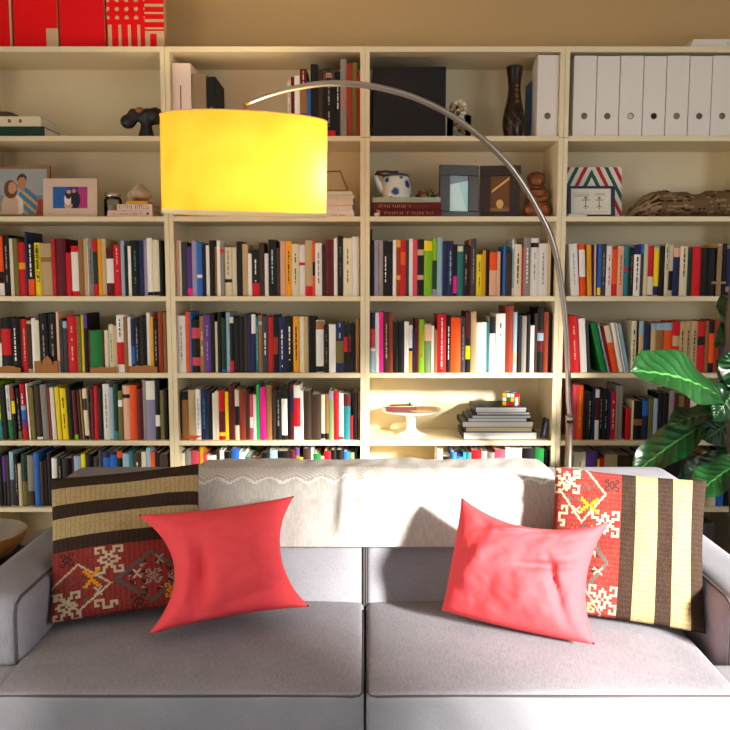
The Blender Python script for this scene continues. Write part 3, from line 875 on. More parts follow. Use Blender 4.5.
rows = [l.split(',') for l in BOOKS.strip().split('\n')]
count = {}; rest = MB(); rest_pages = []
tot = {}
for r in rows:
    tot[(r[0], r[1], r[6])] = tot.get((r[0], r[1], r[6]), 0)+1
def band_words(bands):
    if not bands: return ''
    names = []
    for b in bands:
        nm = PAL[b[0]][0]
        if nm not in names: names.append(nm)
    b = bands[0]
    if len(bands) == 1:
        where = 'foot' if b[1] < .03 else ('head' if b[2] > .96 else 'band')
        return f' with {names[0]} {where}'
    return f' with {names[0]} and {names[1]} bands' if len(names) > 1 else f' with {names[0]} bands'
for r in rows:
    case, row = int(r[0]), int(r[1]); x, w, h = (float(q)/1000 for q in r[2:5]); lean = float(r[5]); col = r[6]
    bands = []
    for b in r[7].split():
        a0, a1 = b[1:].split('-'); bands.append((b[0], float(a0), float(a1)))
    let = None
    if r[8]: a0, a1 = r[8][1:].split('-'); let = (r[8][0], float(a0), float(a1))
    key = (r[0], r[1], col); count[key] = count.get(key, 0)+1
    rnd = random.Random(int(x*10000)+row*77)
    w -= .0007
    d = max(.115, min(.20, h*.66*rnd.uniform(.92, 1.08)))
    y0 = FRONT+.02+rnd.uniform(0, .006)
    mat = Matrix.Translation((x+.0003, y0, SZ[row]+.0004)) @ Matrix.Rotation(math.radians(lean), 4, 'Y')
    if r[9] == '0':
        st = len(rest.v); book_shape(rest, w, h, d, col, bands, let, rnd); page_shape(rest, w, h, d); rest.xf(mat, st); continue
    mb = MB(); book_shape(mb, w, h, d, col, bands, let, rnd)
    o = mb.build('book', M['cover']); o.matrix_world = mat
    pg = MB(); page_shape(pg, w, h, d); pg.build('page_block', M['page'], o)
    cn = PAL[col][0]; size = ('thick' if w > .036 else 'slim' if w < .014 else '')
    tall = 'tall' if h > .255 else 'short' if h < .17 else ''
    feat = band_words(bands)
    if not feat and let: feat = f' with {PAL[let[0]][0]} lettering'
    n = tot[key]
    which = f'only {cn} one' if n == 1 else f'{ORD[count[key]]} {cn} from left'
    tail = f', {which}, {ROWNAME[row]} shelf, {CASES[case][0]} bookcase'
    pre = ' '.join(q for q in (tall, size) if q)
    lab = f'{pre} {cn} book{feat}{tail}'.strip()
    nw = lambda s: len(s.replace('-', ' ').split())
    if nw(lab) > 16: lab = f'{size} {cn} book{feat}{tail}'.strip()
    if nw(lab) > 16: lab = f'{cn} book{feat}{tail}'
    if nw(lab) > 16: lab = f'{cn} book, {which}, {ROWNAME[row]} shelf, {CASES[case][0]} bookcase'
    tag(o, lab, 'book', f'books on the {ROWNAME[row]} shelf of the {CASES[case][0]} bookcase')
    if (case, row, col) == (1, 1, 'K') and w > .045:      # the cover portrait at the head of the thick spine
        def face(u, v):
            du, dv = (u-.5)/.26, (v-.52)/.36
            if dv > .72 and du*du+dv*dv < 1.7: return lin('2a1c14')
            if du*du+dv*dv < 1:
                if dv < -.25: return lin('2a1a12') if abs(du) < .85 else lin('9a6448')
                if abs(dv-.12) < .10 and abs(abs(du)-.42) < .22: return lin('38201a')
                return lin('c08868')
            return lin('6a6a62') if v < .22 else lin('4c3c30')
        p = MB().grid(lambda u, v: (w*(.06+.88*u), -.0052, h*(.78+.2*v)), 26, 26, face)
        p.build('cover_portrait', M['print'], o)
    if (case, row, col) == (0, 3, 'Y') or (case, row, col) == (2, 6, 'W') and w > .03:
        txt = 'CENTURY CITY' if row == 3 else 'THE'
        cu = bpy.data.curves.new('title_lettering', 'FONT'); cu.body = txt; cu.align_x = 'CENTER'; cu.align_y = 'CENTER'
        cu.size = .026 if row == 3 else .036; cu.extrude = .0002
        if row == 3: cu.size = .021; cu.space_character = 1.05
        tmp = bpy.data.objects.new('tmp', cu); me_ = bpy.data.meshes.new_from_object(tmp); bpy.data.objects.remove(tmp); bpy.data.curves.remove(cu)
        me_.name = 'title_lettering'; me_.materials.clear(); me_.materials.append(M['black'])
        fo = bpy.data.objects.new('title_lettering', me_); COL.objects.link(fo); fo.parent = o
        fo.location = (w/2, -.0056, h*(.60 if row == 3 else .74)); fo.rotation_euler = (PI/2, PI/2, 0)
tag(rest.build('book', M['cover']), 'the many remaining partly hidden books on the shelves, behind sofa, plant and between larger books',
    'books', kind='stuff')

def flat_book(x0, x1, z0, z1, y, d, col, label, group, cat='book', pagecol='e8e2d4', pages_front=False, name='book', edge='K', rz=0):
    """a book lying flat: spine (or page edges) to the front"""
    t = .0013 if pages_front else .0022; h = z1-z0; w = x1-x0
    b = thing(name, label, cat, ((x0+x1)/2, y, z0), (0, 0, rz), group)
    c = RGB[col] if len(col) == 1 else lin(col)
    mb = MB().box(-w/2, w/2, 0, d, 0, t, c).box(-w/2, w/2, 0, d, h-t, h, c)
    if pages_front: mb.box(-w/2-.001, -w/2+t, .0005, d-.0005, .0005, h-.0005, c)
    else: mb.box(-w/2, w/2, -.0015, t, .0004, h-.0004, c)
    mb.build('cover', M['cover'], b, bevel=.0006)
    q = MB().box(-w/2+(.003 if pages_front else .005), w/2-.004, (.0006 if pages_front else t), d-.004, t, h-t, lin(pagecol))
    q.build('page_block', M['matte'], b)
    return b
def marks(parent, x0, x1, z0, z1, y, col, n, seed=1, name='title_lettering'):
    """rows of small dark strokes standing for unreadable print"""
    rd = random.Random(seed); mb = MB(); x = x0; step = (x1-x0)/n
    for i in range(n):
        if rd.random() < .14: continue
        xa = x0+i*step; ww = step*rd.uniform(.35, .7)
        k = rd.random()
        if k < .4: mb.box(xa, xa+ww*.4, y-.0004, y+.0004, z0, z1)
        elif k < .8: mb.box(xa, xa+ww*.3, y-.0004, y+.0004, z0, z1).box(xa, xa+ww, y-.0004, y+.0004, z1-(z1-z0)*.2, z1)
        else: mb.box(xa, xa+ww, y-.0004, y+.0004, z0, z0+(z1-z0)*.25).box(xa+ww*.3, xa+ww*.6, y-.0004, y+.0004, z0, z1)
    return mb.build(name, plain_cached(col), parent)
_pc = {}
def plain_cached(h, rough=.6):
    if h not in _pc: _pc[h] = plain('paint_'+h, h, rough)
    return _pc[h]
def picture(parent, name, x0, x1, z0, z1, y, fn, nx=40, nz=30):
    return MB().grid(lambda u, v: (x0+(x1-x0)*u, y, z0+(z1-z0)*v), nx, nz, fn).build(name, M['print'], parent)
def frame_mesh(w, h, b, d, bb=None):
    bb = bb or b
    return MB().box(0, w, 0, d, 0, bb).box(0, w, 0, d, h-bb, h).box(0, b, 0, d, bb, h-bb).box(w-b, w, 0, d, bb, h-bb)
def xz(px, py, Y):
    p = at(px, py, Y); return p.x, p.z

# ------------------------------------------------------------------ on top of the bookcases
Y = FRONT+.05
def red_panel(px0, px1, label, fn=None, side='b89468', notch=None):
    x0 = at(px0, 45, Y).x; x1 = at(px1, 45, Y).x; w = x1-x0
    t = thing('red_panel', label, 'panel', (x0, Y, TOPZ+.0005), (math.radians(-2), 0, 0) if False else (0, 0, 0), 'red panels on top of the left bookcase')
    fn = fn or (lambda u, v: lin('e00414'))
    MB().grid(lambda u, v: (w*u, -.0005, .42*v), 60, 120, fn).build('painted_face', M['matte'], t)
    MB().box(0, w, 0, .045, 0, .42, lin(side)).build('panel_body', M['matte'], t)
red = lin('e6040e'); tan = lin('cdb08a')
def notch_fn(a, b):
    return lambda u, v: tan if (u > a and v < b) else red
def patt(u, v):
    x = u*55; y = 45-v*.42/.0041                     # in photo pixels from the panel's left and from above
    y = v*.42/.0041                                  # px above the shelf
    if y > 23.5 and x < 37:
        fx = (x+2) % 9.2; fy = (y-27) % 8.2
        return tan if (fx-3)**2+(fy-3.5)**2 < 3.6 and y < 62 else red
    if x >= 37 and y > 18:
        return tan if ((y-19.5) % 7.2) < 2.1 else red
    if x < 37:
        if y > 23.5: return red
        fx = (x-1.2) % 9.4
        return tan if fx < 3 else red
    if y < 18:
        if y < 2.6 and x > 51: return red
        if 41 < x < 47.5 and y < 15: return red
        return tan
    return red
red_panel(-42, 12.5, 'plain red panel at the far left of the bookcase top, cut by the photo edge', notch_fn(.96, 9))
red_panel(14.5, 58.5, 'red panel with a tan lower right corner, second from left on the bookcase top', notch_fn(.73, .20))
red_panel(60.5, 105.5, 'wide all-red panel beside the patterned one on the bookcase top')
red_panel(107.5, 164.5, 'red panel with white dots and stripes on the bookcase top', patt)
t = thing('router', 'flat white box with a tiny green light on the right bookcase top', 'router', (at(740, 42, Y).x, Y, TOPZ+.0005))
mb = MB().prism([(-.212, 0), (.1, 0), (.1, .043), (-.188, .043), (-.202, .012)], 0, .16); mb.build('housing', M['white'], t, bevel=.004)
MB().box(-.052, -.045, -.001, .001, .022, .027).build('status_light', M['led'], t)

# ------------------------------------------------------------------ top shelves
Z1 = SZ[1]+.0005; YS = FRONT+.03
a = flat_book(-1.70+.12, at(44.5, 130, YS).x, Z1, Z1+.042, YS, .17, 'Z', 'large dark green book lying under the cream book, top shelf, left bookcase', 'flat books on the upper shelves')
b = flat_book(-1.57, at(40.5, 118, YS+.004).x, Z1+.0425, Z1+.083, YS+.004, .165, 'E', 'cream book with red dots lying on the dark green book', 'flat books on the upper shelves')
mb = MB()
for px in (9, 20): mb.ball((at(px, 118, YS).x-b.location.x, -.002, .022), (.007, .0015, .008), 12, 8)
mb.build('spine_dot', plain_cached('b03020'), b)
bx = at(6, 110, YS+.08).x
t = MB().lathe([(.0, .0), (.05, 0), (.055, .008), (.048, .02), (.03, .029), (0, .032)], 32).build('lidded_bowl', plain_cached('4a4038'), loc=(bx, YS+.08, Z1+.0835), smooth=True)
tag(t, 'dark rounded dish lying on the cream book at left', 'dish')
# black figurine
fx = at(141, 130, YS+.05).x
t = thing('animal_figurine', 'small black figurine with hanging head on the left bookcase top shelf', 'figurine', (fx, YS+.05, Z1+.001))
s_ = .0041
mb = MB().lathe([(0, 0), (.036, 0), (.034, .01), (.022, .05), (.024, .075), (0, .085)], 20, (.022, 0, 0))
mb.ball((.03, 0, .094), (.042, .032, .030)); mb.ball((.062, 0, .092), (.034, .034, .036))
mb.ball((-.048, -.012, .068), (.034, .024, .03)); mb.ball((-.02, -.005, .095), (.034, .024, .025), rot=Matrix.Rotation(.5, 3, 'Y'))
mb.build('body', M['black'], t, remesh=.006, smooth=True)
MB().ball((.002, -.02, .112), (.018, .012, .012)).build('painted_cap', plain_cached('a05a28'), t, smooth=True)

# upper shelf, centre-left: slipcase, binder, black box
def upright_box(name, px0, px1, ptop, Yb, d, m, label, cat, zs, pbot=131, bev=.002, group=None):
    x0 = at(px0, pbot, Yb).x; x1 = at(px1, pbot, Yb).x; zt = at(365, ptop, Yb).z
    t = thing(name, label, cat, (x0, Yb, zs), group=group)
    MB().box(0, x1-x0, 0, d, 0, zt-zs).build('body', m, t, bevel=bev)
    return t, x1-x0, zt-zs
t, w, h = upright_box('slim_folder', 169.5, 172.4, 63, YS, .2, M['white'], 'slim white folder squeezed between bookcase side and white slipcase', 'folder', Z1)
t, w, h = upright_box('slipcase', 173, 192, 63, YS-.005, .2, plain_cached('f0d8c8'), 'tall white slipcase with a thin grey line, above the lampshade left', 'slipcase', Z1)
MB().box(w*.42, w*.48, -.0008, .0002, h*.25, h*.70).build('spine_line', plain_cached('6a5a50'), t)
t, w, h = upright_box('binder', 192.6, 207, 73.5, YS, .2, plain_cached('8a7858'), 'brownish grey binder between white slipcase and black box', 'binder', Z1)
MB().lathe([(.0, 0), (.008, 0), (.008, .002), (0, .002)], 16).xf(Matrix.Translation((w*.5, -.0005, h*.42)) @ Matrix.Rotation(PI/2, 4, 'X')).build('finger_hole', M['black'], t)
t, w, h = upright_box('storage_box', 207.4, 216.5, 76.5, YS, .2, M['boxblack'], 'black box with pale lettering above the lampshade', 'box', Z1)
marks(t, w*.3, w*.7, h*.40, h*.50, -.0006, 'b0a8a0', 8, 5)

# upper shelf, centre-right
t, w, h = upright_box('storage_box', 372.8, 445.5, 66.5, YS+.005, .21, M['boxblack'], 'large plain black square box behind the lamp arc', 'box', Z1)
jx, jy = at(459, 130, YS+.06).x, YS+.06
t = thing('shell_jar', 'glass jar filled with pale shells beside the large black box', 'jar', (jx, jy, Z1))
MB().lathe([(0, .002), (.047, .002), (.05, .006), (.05, .088), (.052, .092), (.0485, .092), (.0475, .01), (0, .008)], 32).build('glass_wall', M['glass'], t, smooth=True)
rd = random.Random(5)
for k in range(72):
    a_ = rd.uniform(0, 2*PI); z = .016+.135*(k/72); rr = (.038 if z < .11 else .044-.35*(z-.11))*math.sqrt(rd.random())
    sh = MB().ball((rr*math.cos(a_), rr*math.sin(a_), z), (rd.uniform(.009, .014), rd.uniform(.008, .012), rd.uniform(.006, .01)), 10, 7, rot=Matrix.Rotation(rd.uniform(0, 3), 3, 'X') @ Matrix.Rotation(rd.uniform(0, 3), 3, 'Z'))
    sh.build('shell', plain_cached(rd.choice(['e6d8c0', 'd0b890', 'a89070', 'efe6d6', '5a4a3c'])), t, smooth=True)
vx, vy = at(513.5, 130, YS+.05).x, YS+.05
t = thing('vase', 'tall dark brown patterned vase next to the white magazine file', 'vase', (vx, vy, Z1))
VP = [(0, 0), (.033, 0), (.036, .006), (.043, .035), (.046, .062), (.044, .090), (.037, .125), (.030, .16), (.0265, .19), (.026, .215), (.029, .25), (.0335, .278), (.0335, .287), (.030, .287), (.023, .24), (0, .235)]
def vcol(a, k):
    z = k
    if .12 < z < .36: return lin('5a4424') if (int(a*36)+int(z*44)) % 5 == 0 else lin('1c110c')
    if .42 < z < .62: return lin('6a4c26') if (int(a*24) % 6 in (0, 1) and int(z*60) % 3) else lin('1a0f0b')
    return lin('1c110c') if int(z*70) % 4 else lin('2c1a12')
from bisect import bisect
def smooth_prof(P, n=6):
    out = []
    for i in range(len(P)-1):
        p0, p1, p2, p3 = P[max(i-1, 0)], P[i], P[i+1], P[min(i+2, len(P)-1)]
        for k in range(n):
            q = k/n
            out.append(tuple(.5*((2*p1[c])+(-p0[c]+p2[c])*q+(2*p0[c]-5*p1[c]+4*p2[c]-p3[c])*q*q+(-p0[c]+3*p1[c]-3*p2[c]+p3[c])*q**3) for c in (0, 1)))
    out.append(P[-1]); return [(max(0, r), z) for r, z in out]
MB().lathe(smooth_prof(VP, 5), 72, colf=vcol).build('body', printed('vase_glaze', .3), t, smooth=True)
MB().tube([(.0325*math.cos(2*PI*k/32), .0325*math.sin(2*PI*k/32), .2865) for k in range(33)], .0025, 8, cap=False).build('rim', plain_cached('3a2418', .3), t, smooth=True)

def magazine_file(px0, px1, ptop, label, open_side=False, hole='8a827a', zs=Z1, Yb=YS-.012):
    x0 = at(px0, 131, Yb).x+.0005; x1 = at(px1, 131, Yb).x-.0005; h = at(365, ptop, Yb).z-zs; w = x1-x0; d = .235; th = .0025
    t = thing('magazine_file', label, 'magazine file', (x0, Yb, zs), group='white magazine files on the top shelves')
    hz = h*.255
    # front with a round finger hole
    cx = w/2; seg = 24; R = .0118; mb = MB()
    ring = [(cx+R*math.cos(2*PI*k/seg), hz+R*math.sin(2*PI*k/seg)) for k in range(seg)]
    def edge(k):
        c, s = math.cos(2*PI*k/seg), math.sin(2*PI*k/seg)
        k_ = min((cx/abs(c)) if abs(c) > 1e-6 else 9, ((h-hz if s > 0 else hz)/abs(s)) if abs(s) > 1e-6 else 9)
        return (cx+c*k_, hz+s*k_)
    for k in range(seg):
        k2 = (k+1) % seg
        mb.add([(ring[k][0], 0, ring[k][1]), (ring[k2][0], 0, ring[k2][1]), (edge(k2)[0], 0, edge(k2)[1]), (edge(k)[0], 0, edge(k)[1])], [(0, 1, 2, 3)])
    for (cxx, czz) in ((0, 0), (w, 0), (w, h), (0, h)):
        near = sorted(range(seg), key=lambda k: (edge(k)[0]-cxx)**2+(edge(k)[1]-czz)**2)[:2]
        a_, b_ = edge(near[0]), edge(near[1])
        mb.add([(a_[0], 0, a_[1]), (b_[0], 0, b_[1]), (cxx, 0, czz)], [(0, 1, 2)])
    side = [(0, 0), (d, 0), (d, h*.72), (.07, h), (0, h)]
    for xa, xb in ((0, th), (w-th, w)):
        o = len(mb.v); n = len(side)
        mb.v += [(xa, y+.0001, z) for y, z in side]+[(xb, y+.0001, z) for y, z in side]
        mb.f.append([o+i for i in range(n)]); mb.c.append((1,)*4); mb.f.append([o+n+i for i in reversed(range(n))]); mb.c.append((1,)*4)
        for i in range(n): mb.f.append([o+i, o+(i+1) % n, o+n+(i+1) % n, o+n+i]); mb.c.append((1,)*4)
    mb.box(th, w-th, .0002, d, 0, th).box(th, w-th, d-th, d, th, h*.72)
    mb.build('file_box', M['white'], t)
    MB().tube([(cx+R*math.cos(2*PI*k/28), -.0006, hz+R*math.sin(2*PI*k/28)) for k in range(29)], .0013, 6, cap=False).build('finger_ring', M['ring'], t, smooth=True)
    MB().box(th+.002, w-th-.002, .006, d-.02, th, h*.66).build('paper_stack', plain_cached(hole), t)
    return t, w, h
t, w, h = magazine_file(536.5, 557.6, 55, 'white magazine file standing alone beside the dark vase', hole='7a7066')
t = thing('folder', 'blue folder peeping out behind the lone white magazine file', 'folder', (at(528.5, 131, YS+.1).x, YS+.09, Z1))
MB().prism([(0, 0), (.006, 0), (.012, .245), (.004, .245)], 0, .11).build('card_cover', plain_cached('2a5a86'), t)
MFX = [572.2, 595.2, 618.3, 641.8, 664.6, 687.2, 709.8, 733.0]; HOLE = ['8a8074', '84705a', 'e8e0d8', '0c0a0a', '9a8c7c', '7a5c40', '8a7868']
MFN = ['leftmost white magazine file in the row of seven', 'second white magazine file from left in the row of seven', 'third white magazine file from left in the row of seven',
       'middle white magazine file in the row of seven, black showing through its hole', 'fifth white magazine file from left in the row of seven', 'sixth white magazine file from left in the row of seven', 'rightmost white magazine file in the row of seven, at the photo edge']
for k in range(7): magazine_file(MFX[k]+.3, MFX[k+1]-.3, 56 if k % 2 else 55.6, MFN[k], hole=HOLE[k])

# ------------------------------------------------------------------ second shelves
Z2 = SZ[2]+.0005
def couple(u, v):
    def el(cx, cy, rx, ry): return ((u-cx)/rx)**2+((v-cy)/ry)**2 < 1
    if el(.52, .68, .085, .14): return lin('c48868')
    if el(.52, .76, .095, .13): return lin('5a3a26')
    if el(.34, .58, .08, .13): return lin('d09878')
    if el(.31, .55, .13, .2): return lin('6a4a30')
    if el(.30, .18, .16, .30): return lin('d6b4a0')
    if el(.43, .16, .12, .26): return lin('e8dccc')
    if el(.62, .22, .2, .36): return lin('3a86b4') if (u+v) % .2 > .07 else lin('e0a040')
    if el(.86, .1, .1, .25): return lin('b84a30')
    if v < .08: return lin('c8b870')
    return lin('a8b0b4') if v > .42 else lin('8a949a')
def couple2(u, v):
    def el(cx, cy, rx, ry): return ((u-cx)/rx)**2+((v-cy)/ry)**2 < 1
    if el(.45, .76, .06, .09): return lin('d8a890')
    if el(.60, .80, .06, .09): return lin('c09078')
    if el(.44, .66, .09, .22): return lin('3a241a')
    if el(.42, .42, .10, .26): return lin('efe6e0')
    if el(.44, .14, .12, .14): return lin('d8a48c')
    if el(.64, .4, .14, .4): return lin('1e2038')
    return lin('2a66b4') if u < .42 else (lin('4a3a9a') if u < .72 else lin('c03a80'))
def photo_frame(px0, px1, ptop, Yb, m, b, fn, label, lean=-6, inner=None, bb=None, pbot=214, rz=0, name='photo_frame'):
    x0 = at(px0, pbot, Yb).x; x1 = at(px1, pbot, Yb).x; h = (at(365, ptop, Yb).z-Z2)/math.cos(math.radians(lean)); w = x1-x0
    t = thing(name, label, 'picture frame', (x0, Yb, Z2+.0025), (math.radians(lean), 0, rz), 'framed photographs on the second shelves')
    frame_mesh(w, h, b, .016, bb).build('frame', m, t, bevel=.001)
    picture(t, 'picture', b-.001, w-b+.001, (bb or b)-.001, h-(bb or b)+.001, .004, fn, 64, 48)
    MB().box(.003, w-.003, .010, .015, .003, h-.003).build('backing', M['card'], t)
    MB().prism([(w*.45, .0), (w*.55, .0), (w*.55, h*.6), (w*.45, h*.6)], .0162, .018).build('easel_back', M['card'], t)
    return t, w, h
photo_frame(-9, 49.5, 165.5, YS+.05, M['palewood'], .012, couple, 'wooden framed photo of two smiling people, left end of the second shelf')
photo_frame(43, 97, 178.5, YS+.012, M['pinkframe'], .040, couple2, 'pale pink framed small colourful photo beside the wooden frame', bb=.034)
jx = at(112, 214, YS+.05).x
t = thing('glass_jar', 'small lidded glass jar between the pink frame and flat white books', 'jar', (jx, YS+.07, Z2))
MB().lathe([(0, .002), (.034, .002), (.037, .008), (.037, .075), (.03, .085), (.028, .085), (.034, .07), (.034, .01), (0, .006)], 28).build('glass_wall', M['glass'], t, smooth=True)
MB().lathe([(0, .004), (.031, .004), (.031, .05), (0, .055)], 20).build('contents', plain_cached('b89c78'), t, smooth=True)
MB().lathe([(0, .085), (.033, .085), (.034, .09), (.034, .102), (0, .104)], 28).build('lid', M['silver'], t, smooth=True)
x0, x1 = at(107.5, 214, YS).x, at(152.5, 214, YS).x
g2 = 'flat books on the upper shelves'
a = flat_book(x0, x1, Z2, Z2+.026, YS, .13, 'e8c8b8', 'pale pink book lying at the bottom of the small pile under the shell', g2)
marks(a, -.07, .05, .010, .016, -.0022, '8a6a60', 16, 3); MB().box(.068, .078, -.0022, -.001, .009, .017).build('publisher_mark', plain_cached('3a2a26'), a)
x0b, x1b = at(117, 207, YS+.003).x, at(152, 207, YS).x
a = flat_book(x0b, x1b, Z2+.0265, Z2+.051, YS+.003, .125, 'ecd4c4', 'white book with bold dark title lying second in the pile under the shell', g2)
marks(a, -.064, .062, .006, .020, -.0022, '2a2020', 15, 8)
x0c, x1c = at(126, 202, YS+.008).x, at(147, 202, YS).x
flat_book(x0c, x1c, Z2+.0515, Z2+.066, YS+.01, .10, 'A', 'small amber book on top of the pile, under the shell', g2)
t = MB(); sp = []
cx_ = at(140, 195, YS+.06).x
for k in range(90):
    a_ = k*.32; q = k/90; R_ = .030*q
    sp.append((R_*math.cos(a_), R_*math.sin(a_)*.8, .03+.05*(1-q)-.012))
rads = [.006+.019*(k/90) for k in range(90)]
t.tube(sp, rads, 10)
o = t.build('sea_shell', M['shell'], loc=(cx_, YS+.06, Z2+.0745), smooth=True); tag(o, 'tan spiral sea shell resting on the small amber book', 'shell')
zmin = min(v[2] for v in t.v); o.location.z = Z2+.0668-zmin

# centre-left second shelf: pale books and wire prism
PY = [(209.5, 215.8, 'e8d8cc', 354.0), (204.5, 209.2, 'e0ccb8', 352.5), (197.8, 204.2, 'd8c4a8', 353.2), (193.8, 197.5, 'c8c0ac', 354.6), (190.2, 193.6, 'd0c8b0', 352.2)]
PL = ['lowest white book', 'second lowest pale book', 'middle beige book', 'second highest grey-white book', 'topmost pale book']
zc = Z2
for k, (pt, pb, c, pxr) in enumerate(PY):
    hh = (pb-pt)*.00415
    a = flat_book(at(312, 205, YS).x, at(pxr, 205, YS).x, zc, zc+hh, YS+.004*(k % 2), .14, c, PL[k]+' in the flat pile right of the lampshade', 'pale flat books beside the lampshade')
    if k == 0: marks(a, -.01, .05, .004, .010, -.0025, '4a2a26', 8, 4)
    zc += hh+.0004
t = thing('wooden_prism', 'open triangular wooden stick prism on the pale book pile', 'ornament', (at(335, 190, YS+.05).x, YS+.05, zc))
P_ = [(-.075, -.03, .004), (.055, -.035, .004), (-.075, .05, .004), (.055, .05, .004), (-.075, .01, .085), (.022, .005, .088)]
for i_, j_ in ((0, 1), (2, 3), (0, 2), (1, 3), (4, 5), (0, 4), (2, 4), (1, 5), (3, 5)):
    MB().tube([P_[i_], P_[j_]], .0035, 8).build('stick', M['palewood'], t, smooth=True)

# centre-right second shelf
gx0, gx1 = at(371.5, 213, YS).x, at(441.5, 213, YS).x
gname = 'flat volumes under the teapot'
a = flat_book(gx0, gx1, Z2, Z2+.030, YS, .2, '521012', 'lower dark red volume with pale title lying under the teapot', gname)
marks(a, -.09, .115, .010, .020, -.0022, 'c89070', 20, 6)
gm = MB(); gm.ball((-.122, -.002, .009), (.012, .001, .008), 12, 8).tube([(-.115, -.0025, .012), (-.112, -.0025, .020), (-.117, -.0025, .026), (-.124, -.0025, .024)], .0022, 6)
gm.build('bird_emblem', plain_cached('e0d4c4'), a, smooth=True)
a = flat_book(gx0+.001, gx1-.001, Z2+.0305, Z2+.058, YS, .2, '561214', 'upper dark red volume with pale title lying under the teapot', gname)
marks(a, -.115, .02, .008, .020, -.0022, 'd09a78', 16, 17); marks(a, .03, .10, .011, .015, -.0022, 'a06050', 10, 9)
a = flat_book(gx0+.003, gx1-.004, Z2+.0585, Z2+.080, YS+.004, .19, 'a0a890', 'pale green book directly below the blue and white teapot', gname)
marks(a, .0, .08, .006, .012, -.0022, '50584a', 9, 2)
ztp = Z2+.0805
t = thing('teapot', 'blue and white china teapot on the pale green book', 'teapot', (at(396, 195, YS+.07).x, YS+.07, ztp))
def tcol(a_, k):
    for (ca, ck, R_) in ((.73, .42, .055), (.88, .62, .05), (.62, .72, .035), (.80, .80, .03), (.68, .2, .03), (.97, .3, .05), (.52, .35, .04)):
        da = abs((a_-ca+.5) % 1-.5)*1.6; dk = (k-ck)*.62
        if da*da+dk*dk < R_*R_: return lin('2a3c78')
        if da*da+dk*dk < (R_*1.35)**2: return lin('8a9cc0')
    return lin('dcdcd4')
TP = [(0, 0), (.056, 0), (.061, .005), (.064, .022), (.062, .045), (.057, .07), (.053, .086), (.046, .092)]
MB().lathe(smooth_prof(TP, 6), 64, colf=tcol).build('body', printed('china_glaze', .25), t, smooth=True)
MB().lathe([(.056, .0885), (.057, .093), (.05, .099), (.014, .103), (.010, .106), (.012, .113), (0, .116)], 32).build('lid', plain_cached('3a4058', .3), t, smooth=True)
MB().tube([(-.05, -.01, .030), (-.066, -.012, .045), (-.078, -.014, .072), (-.088, -.015, .092)], [.017, .014, .010, .009], 14).build('spout', M['white_gloss'], t, smooth=True)
hp = [(-.055, .0, .088)]+[(-.085+.17*q, 0, .098+.03*math.sin(PI*min(1, q*1.0))) for q in (.0, .1, .25, .4)]
MB().tube([(-.040, .0, .094), (-.066, .0, .100), (-.088, .0, .101), (-.080, .0, .110), (-.04, .0, .112), (.0, .0, .108)], .0055, 10).build('handle', plain_cached('5a2a1c', .4), t, smooth=True)
t = thing('dried_sprig', 'small dried green and red sprig lying beside the teapot', 'sprig', (at(426, 195, YS+.06).x, YS+.05, ztp))
rd = random.Random(9)
for k in range(16):
    a_ = rd.uniform(-.9, .9); L_ = rd.uniform(.03, .07)
    xb = rd.uniform(-.045, .045)
    tipx = max(-.06, min(.052, xb+L_*math.sin(a_)*.8))
    MB().tube([(xb, rd.uniform(-.02, .03), .003), (xb*.6+tipx*.4, rd.uniform(-.02, .03), L_*.4), (tipx, rd.uniform(-.03, .03), .004+L_*abs(math.cos(a_))*.7)], [.004, .0035, .001], 6).build('twig', plain_cached(rd.choice(['3a4a24', '4a5a2c', '8a9a30', '5a3a24', '9a3a2a'])), t, smooth=True)
# double frame
def flatcol(h1, h2):
    return lambda u, v: lin(h1) if v > .18+.25*math.sin(u*3) else lin(h2)
def goldpic(u, v):
    d = abs((v-.52)-(u*.42))
    if d < .03 and .1 < u < .95 and v > .5: return lin('e8c070')
    if (u-.5)**2+((v-.22)*1.4)**2 < .03: return lin('d8b070')
    return lin('6a4626') if v > .12 else lin('8a6a40')
def sky_glare_pic(u, v):  # pale picture with the glare of the sky painted into its colours
    if v > .80+.12*(u-.5): return lin('8aa0a8')
    return lin('dcf8fc') if (u+v*.6) < .95 else lin('b8ecf6')
tf = thing('double_photo_frame', 'dark hinged double picture frame, pale blue picture at left, golden at right', 'picture frame', (at(479.5, 214, YS+.02).x, YS+.04, Z2+.0005), group='framed photographs on the second shelves')
hF = at(365, 165.5, YS+.03).z-Z2
for side, m_, fn in ((-1, plain_cached('2a2422', .35), sky_glare_pic), (1, plain_cached('2a1610', .4), goldpic)):
    w = .168
    fm = MB().box(0, w, 0, .016, 0, .024).box(0, w, 0, .016, hF-.042, hF).box(0, .044, 0, .016, .024, hF-.042).box(w-.044, w, 0, .016, .024, hF-.042)
    ang = .16*side if side < 0 else .06
    mt = Matrix.Translation((-.002, 0, 0)) @ Matrix.Rotation(.20, 4, 'Z') @ Matrix.Translation((-w, 0, 0)) if side < 0 else Matrix.Translation((.002, 0, 0)) @ Matrix.Rotation(-.10, 4, 'Z')
    fo = fm.xf(mt).build('frame_leaf', m_, tf, bevel=.002)
    p = MB().grid(lambda u, v: (.042+(w-.084)*u, .006, .022+(hF-.062)*v), 40, 60, fn).xf(mt); p.build('picture', M['print'], fo)
    MB().box(.004, w-.004, .010, .0155, .004, hF-.004).xf(mt).build('backing', M['card'], fo)
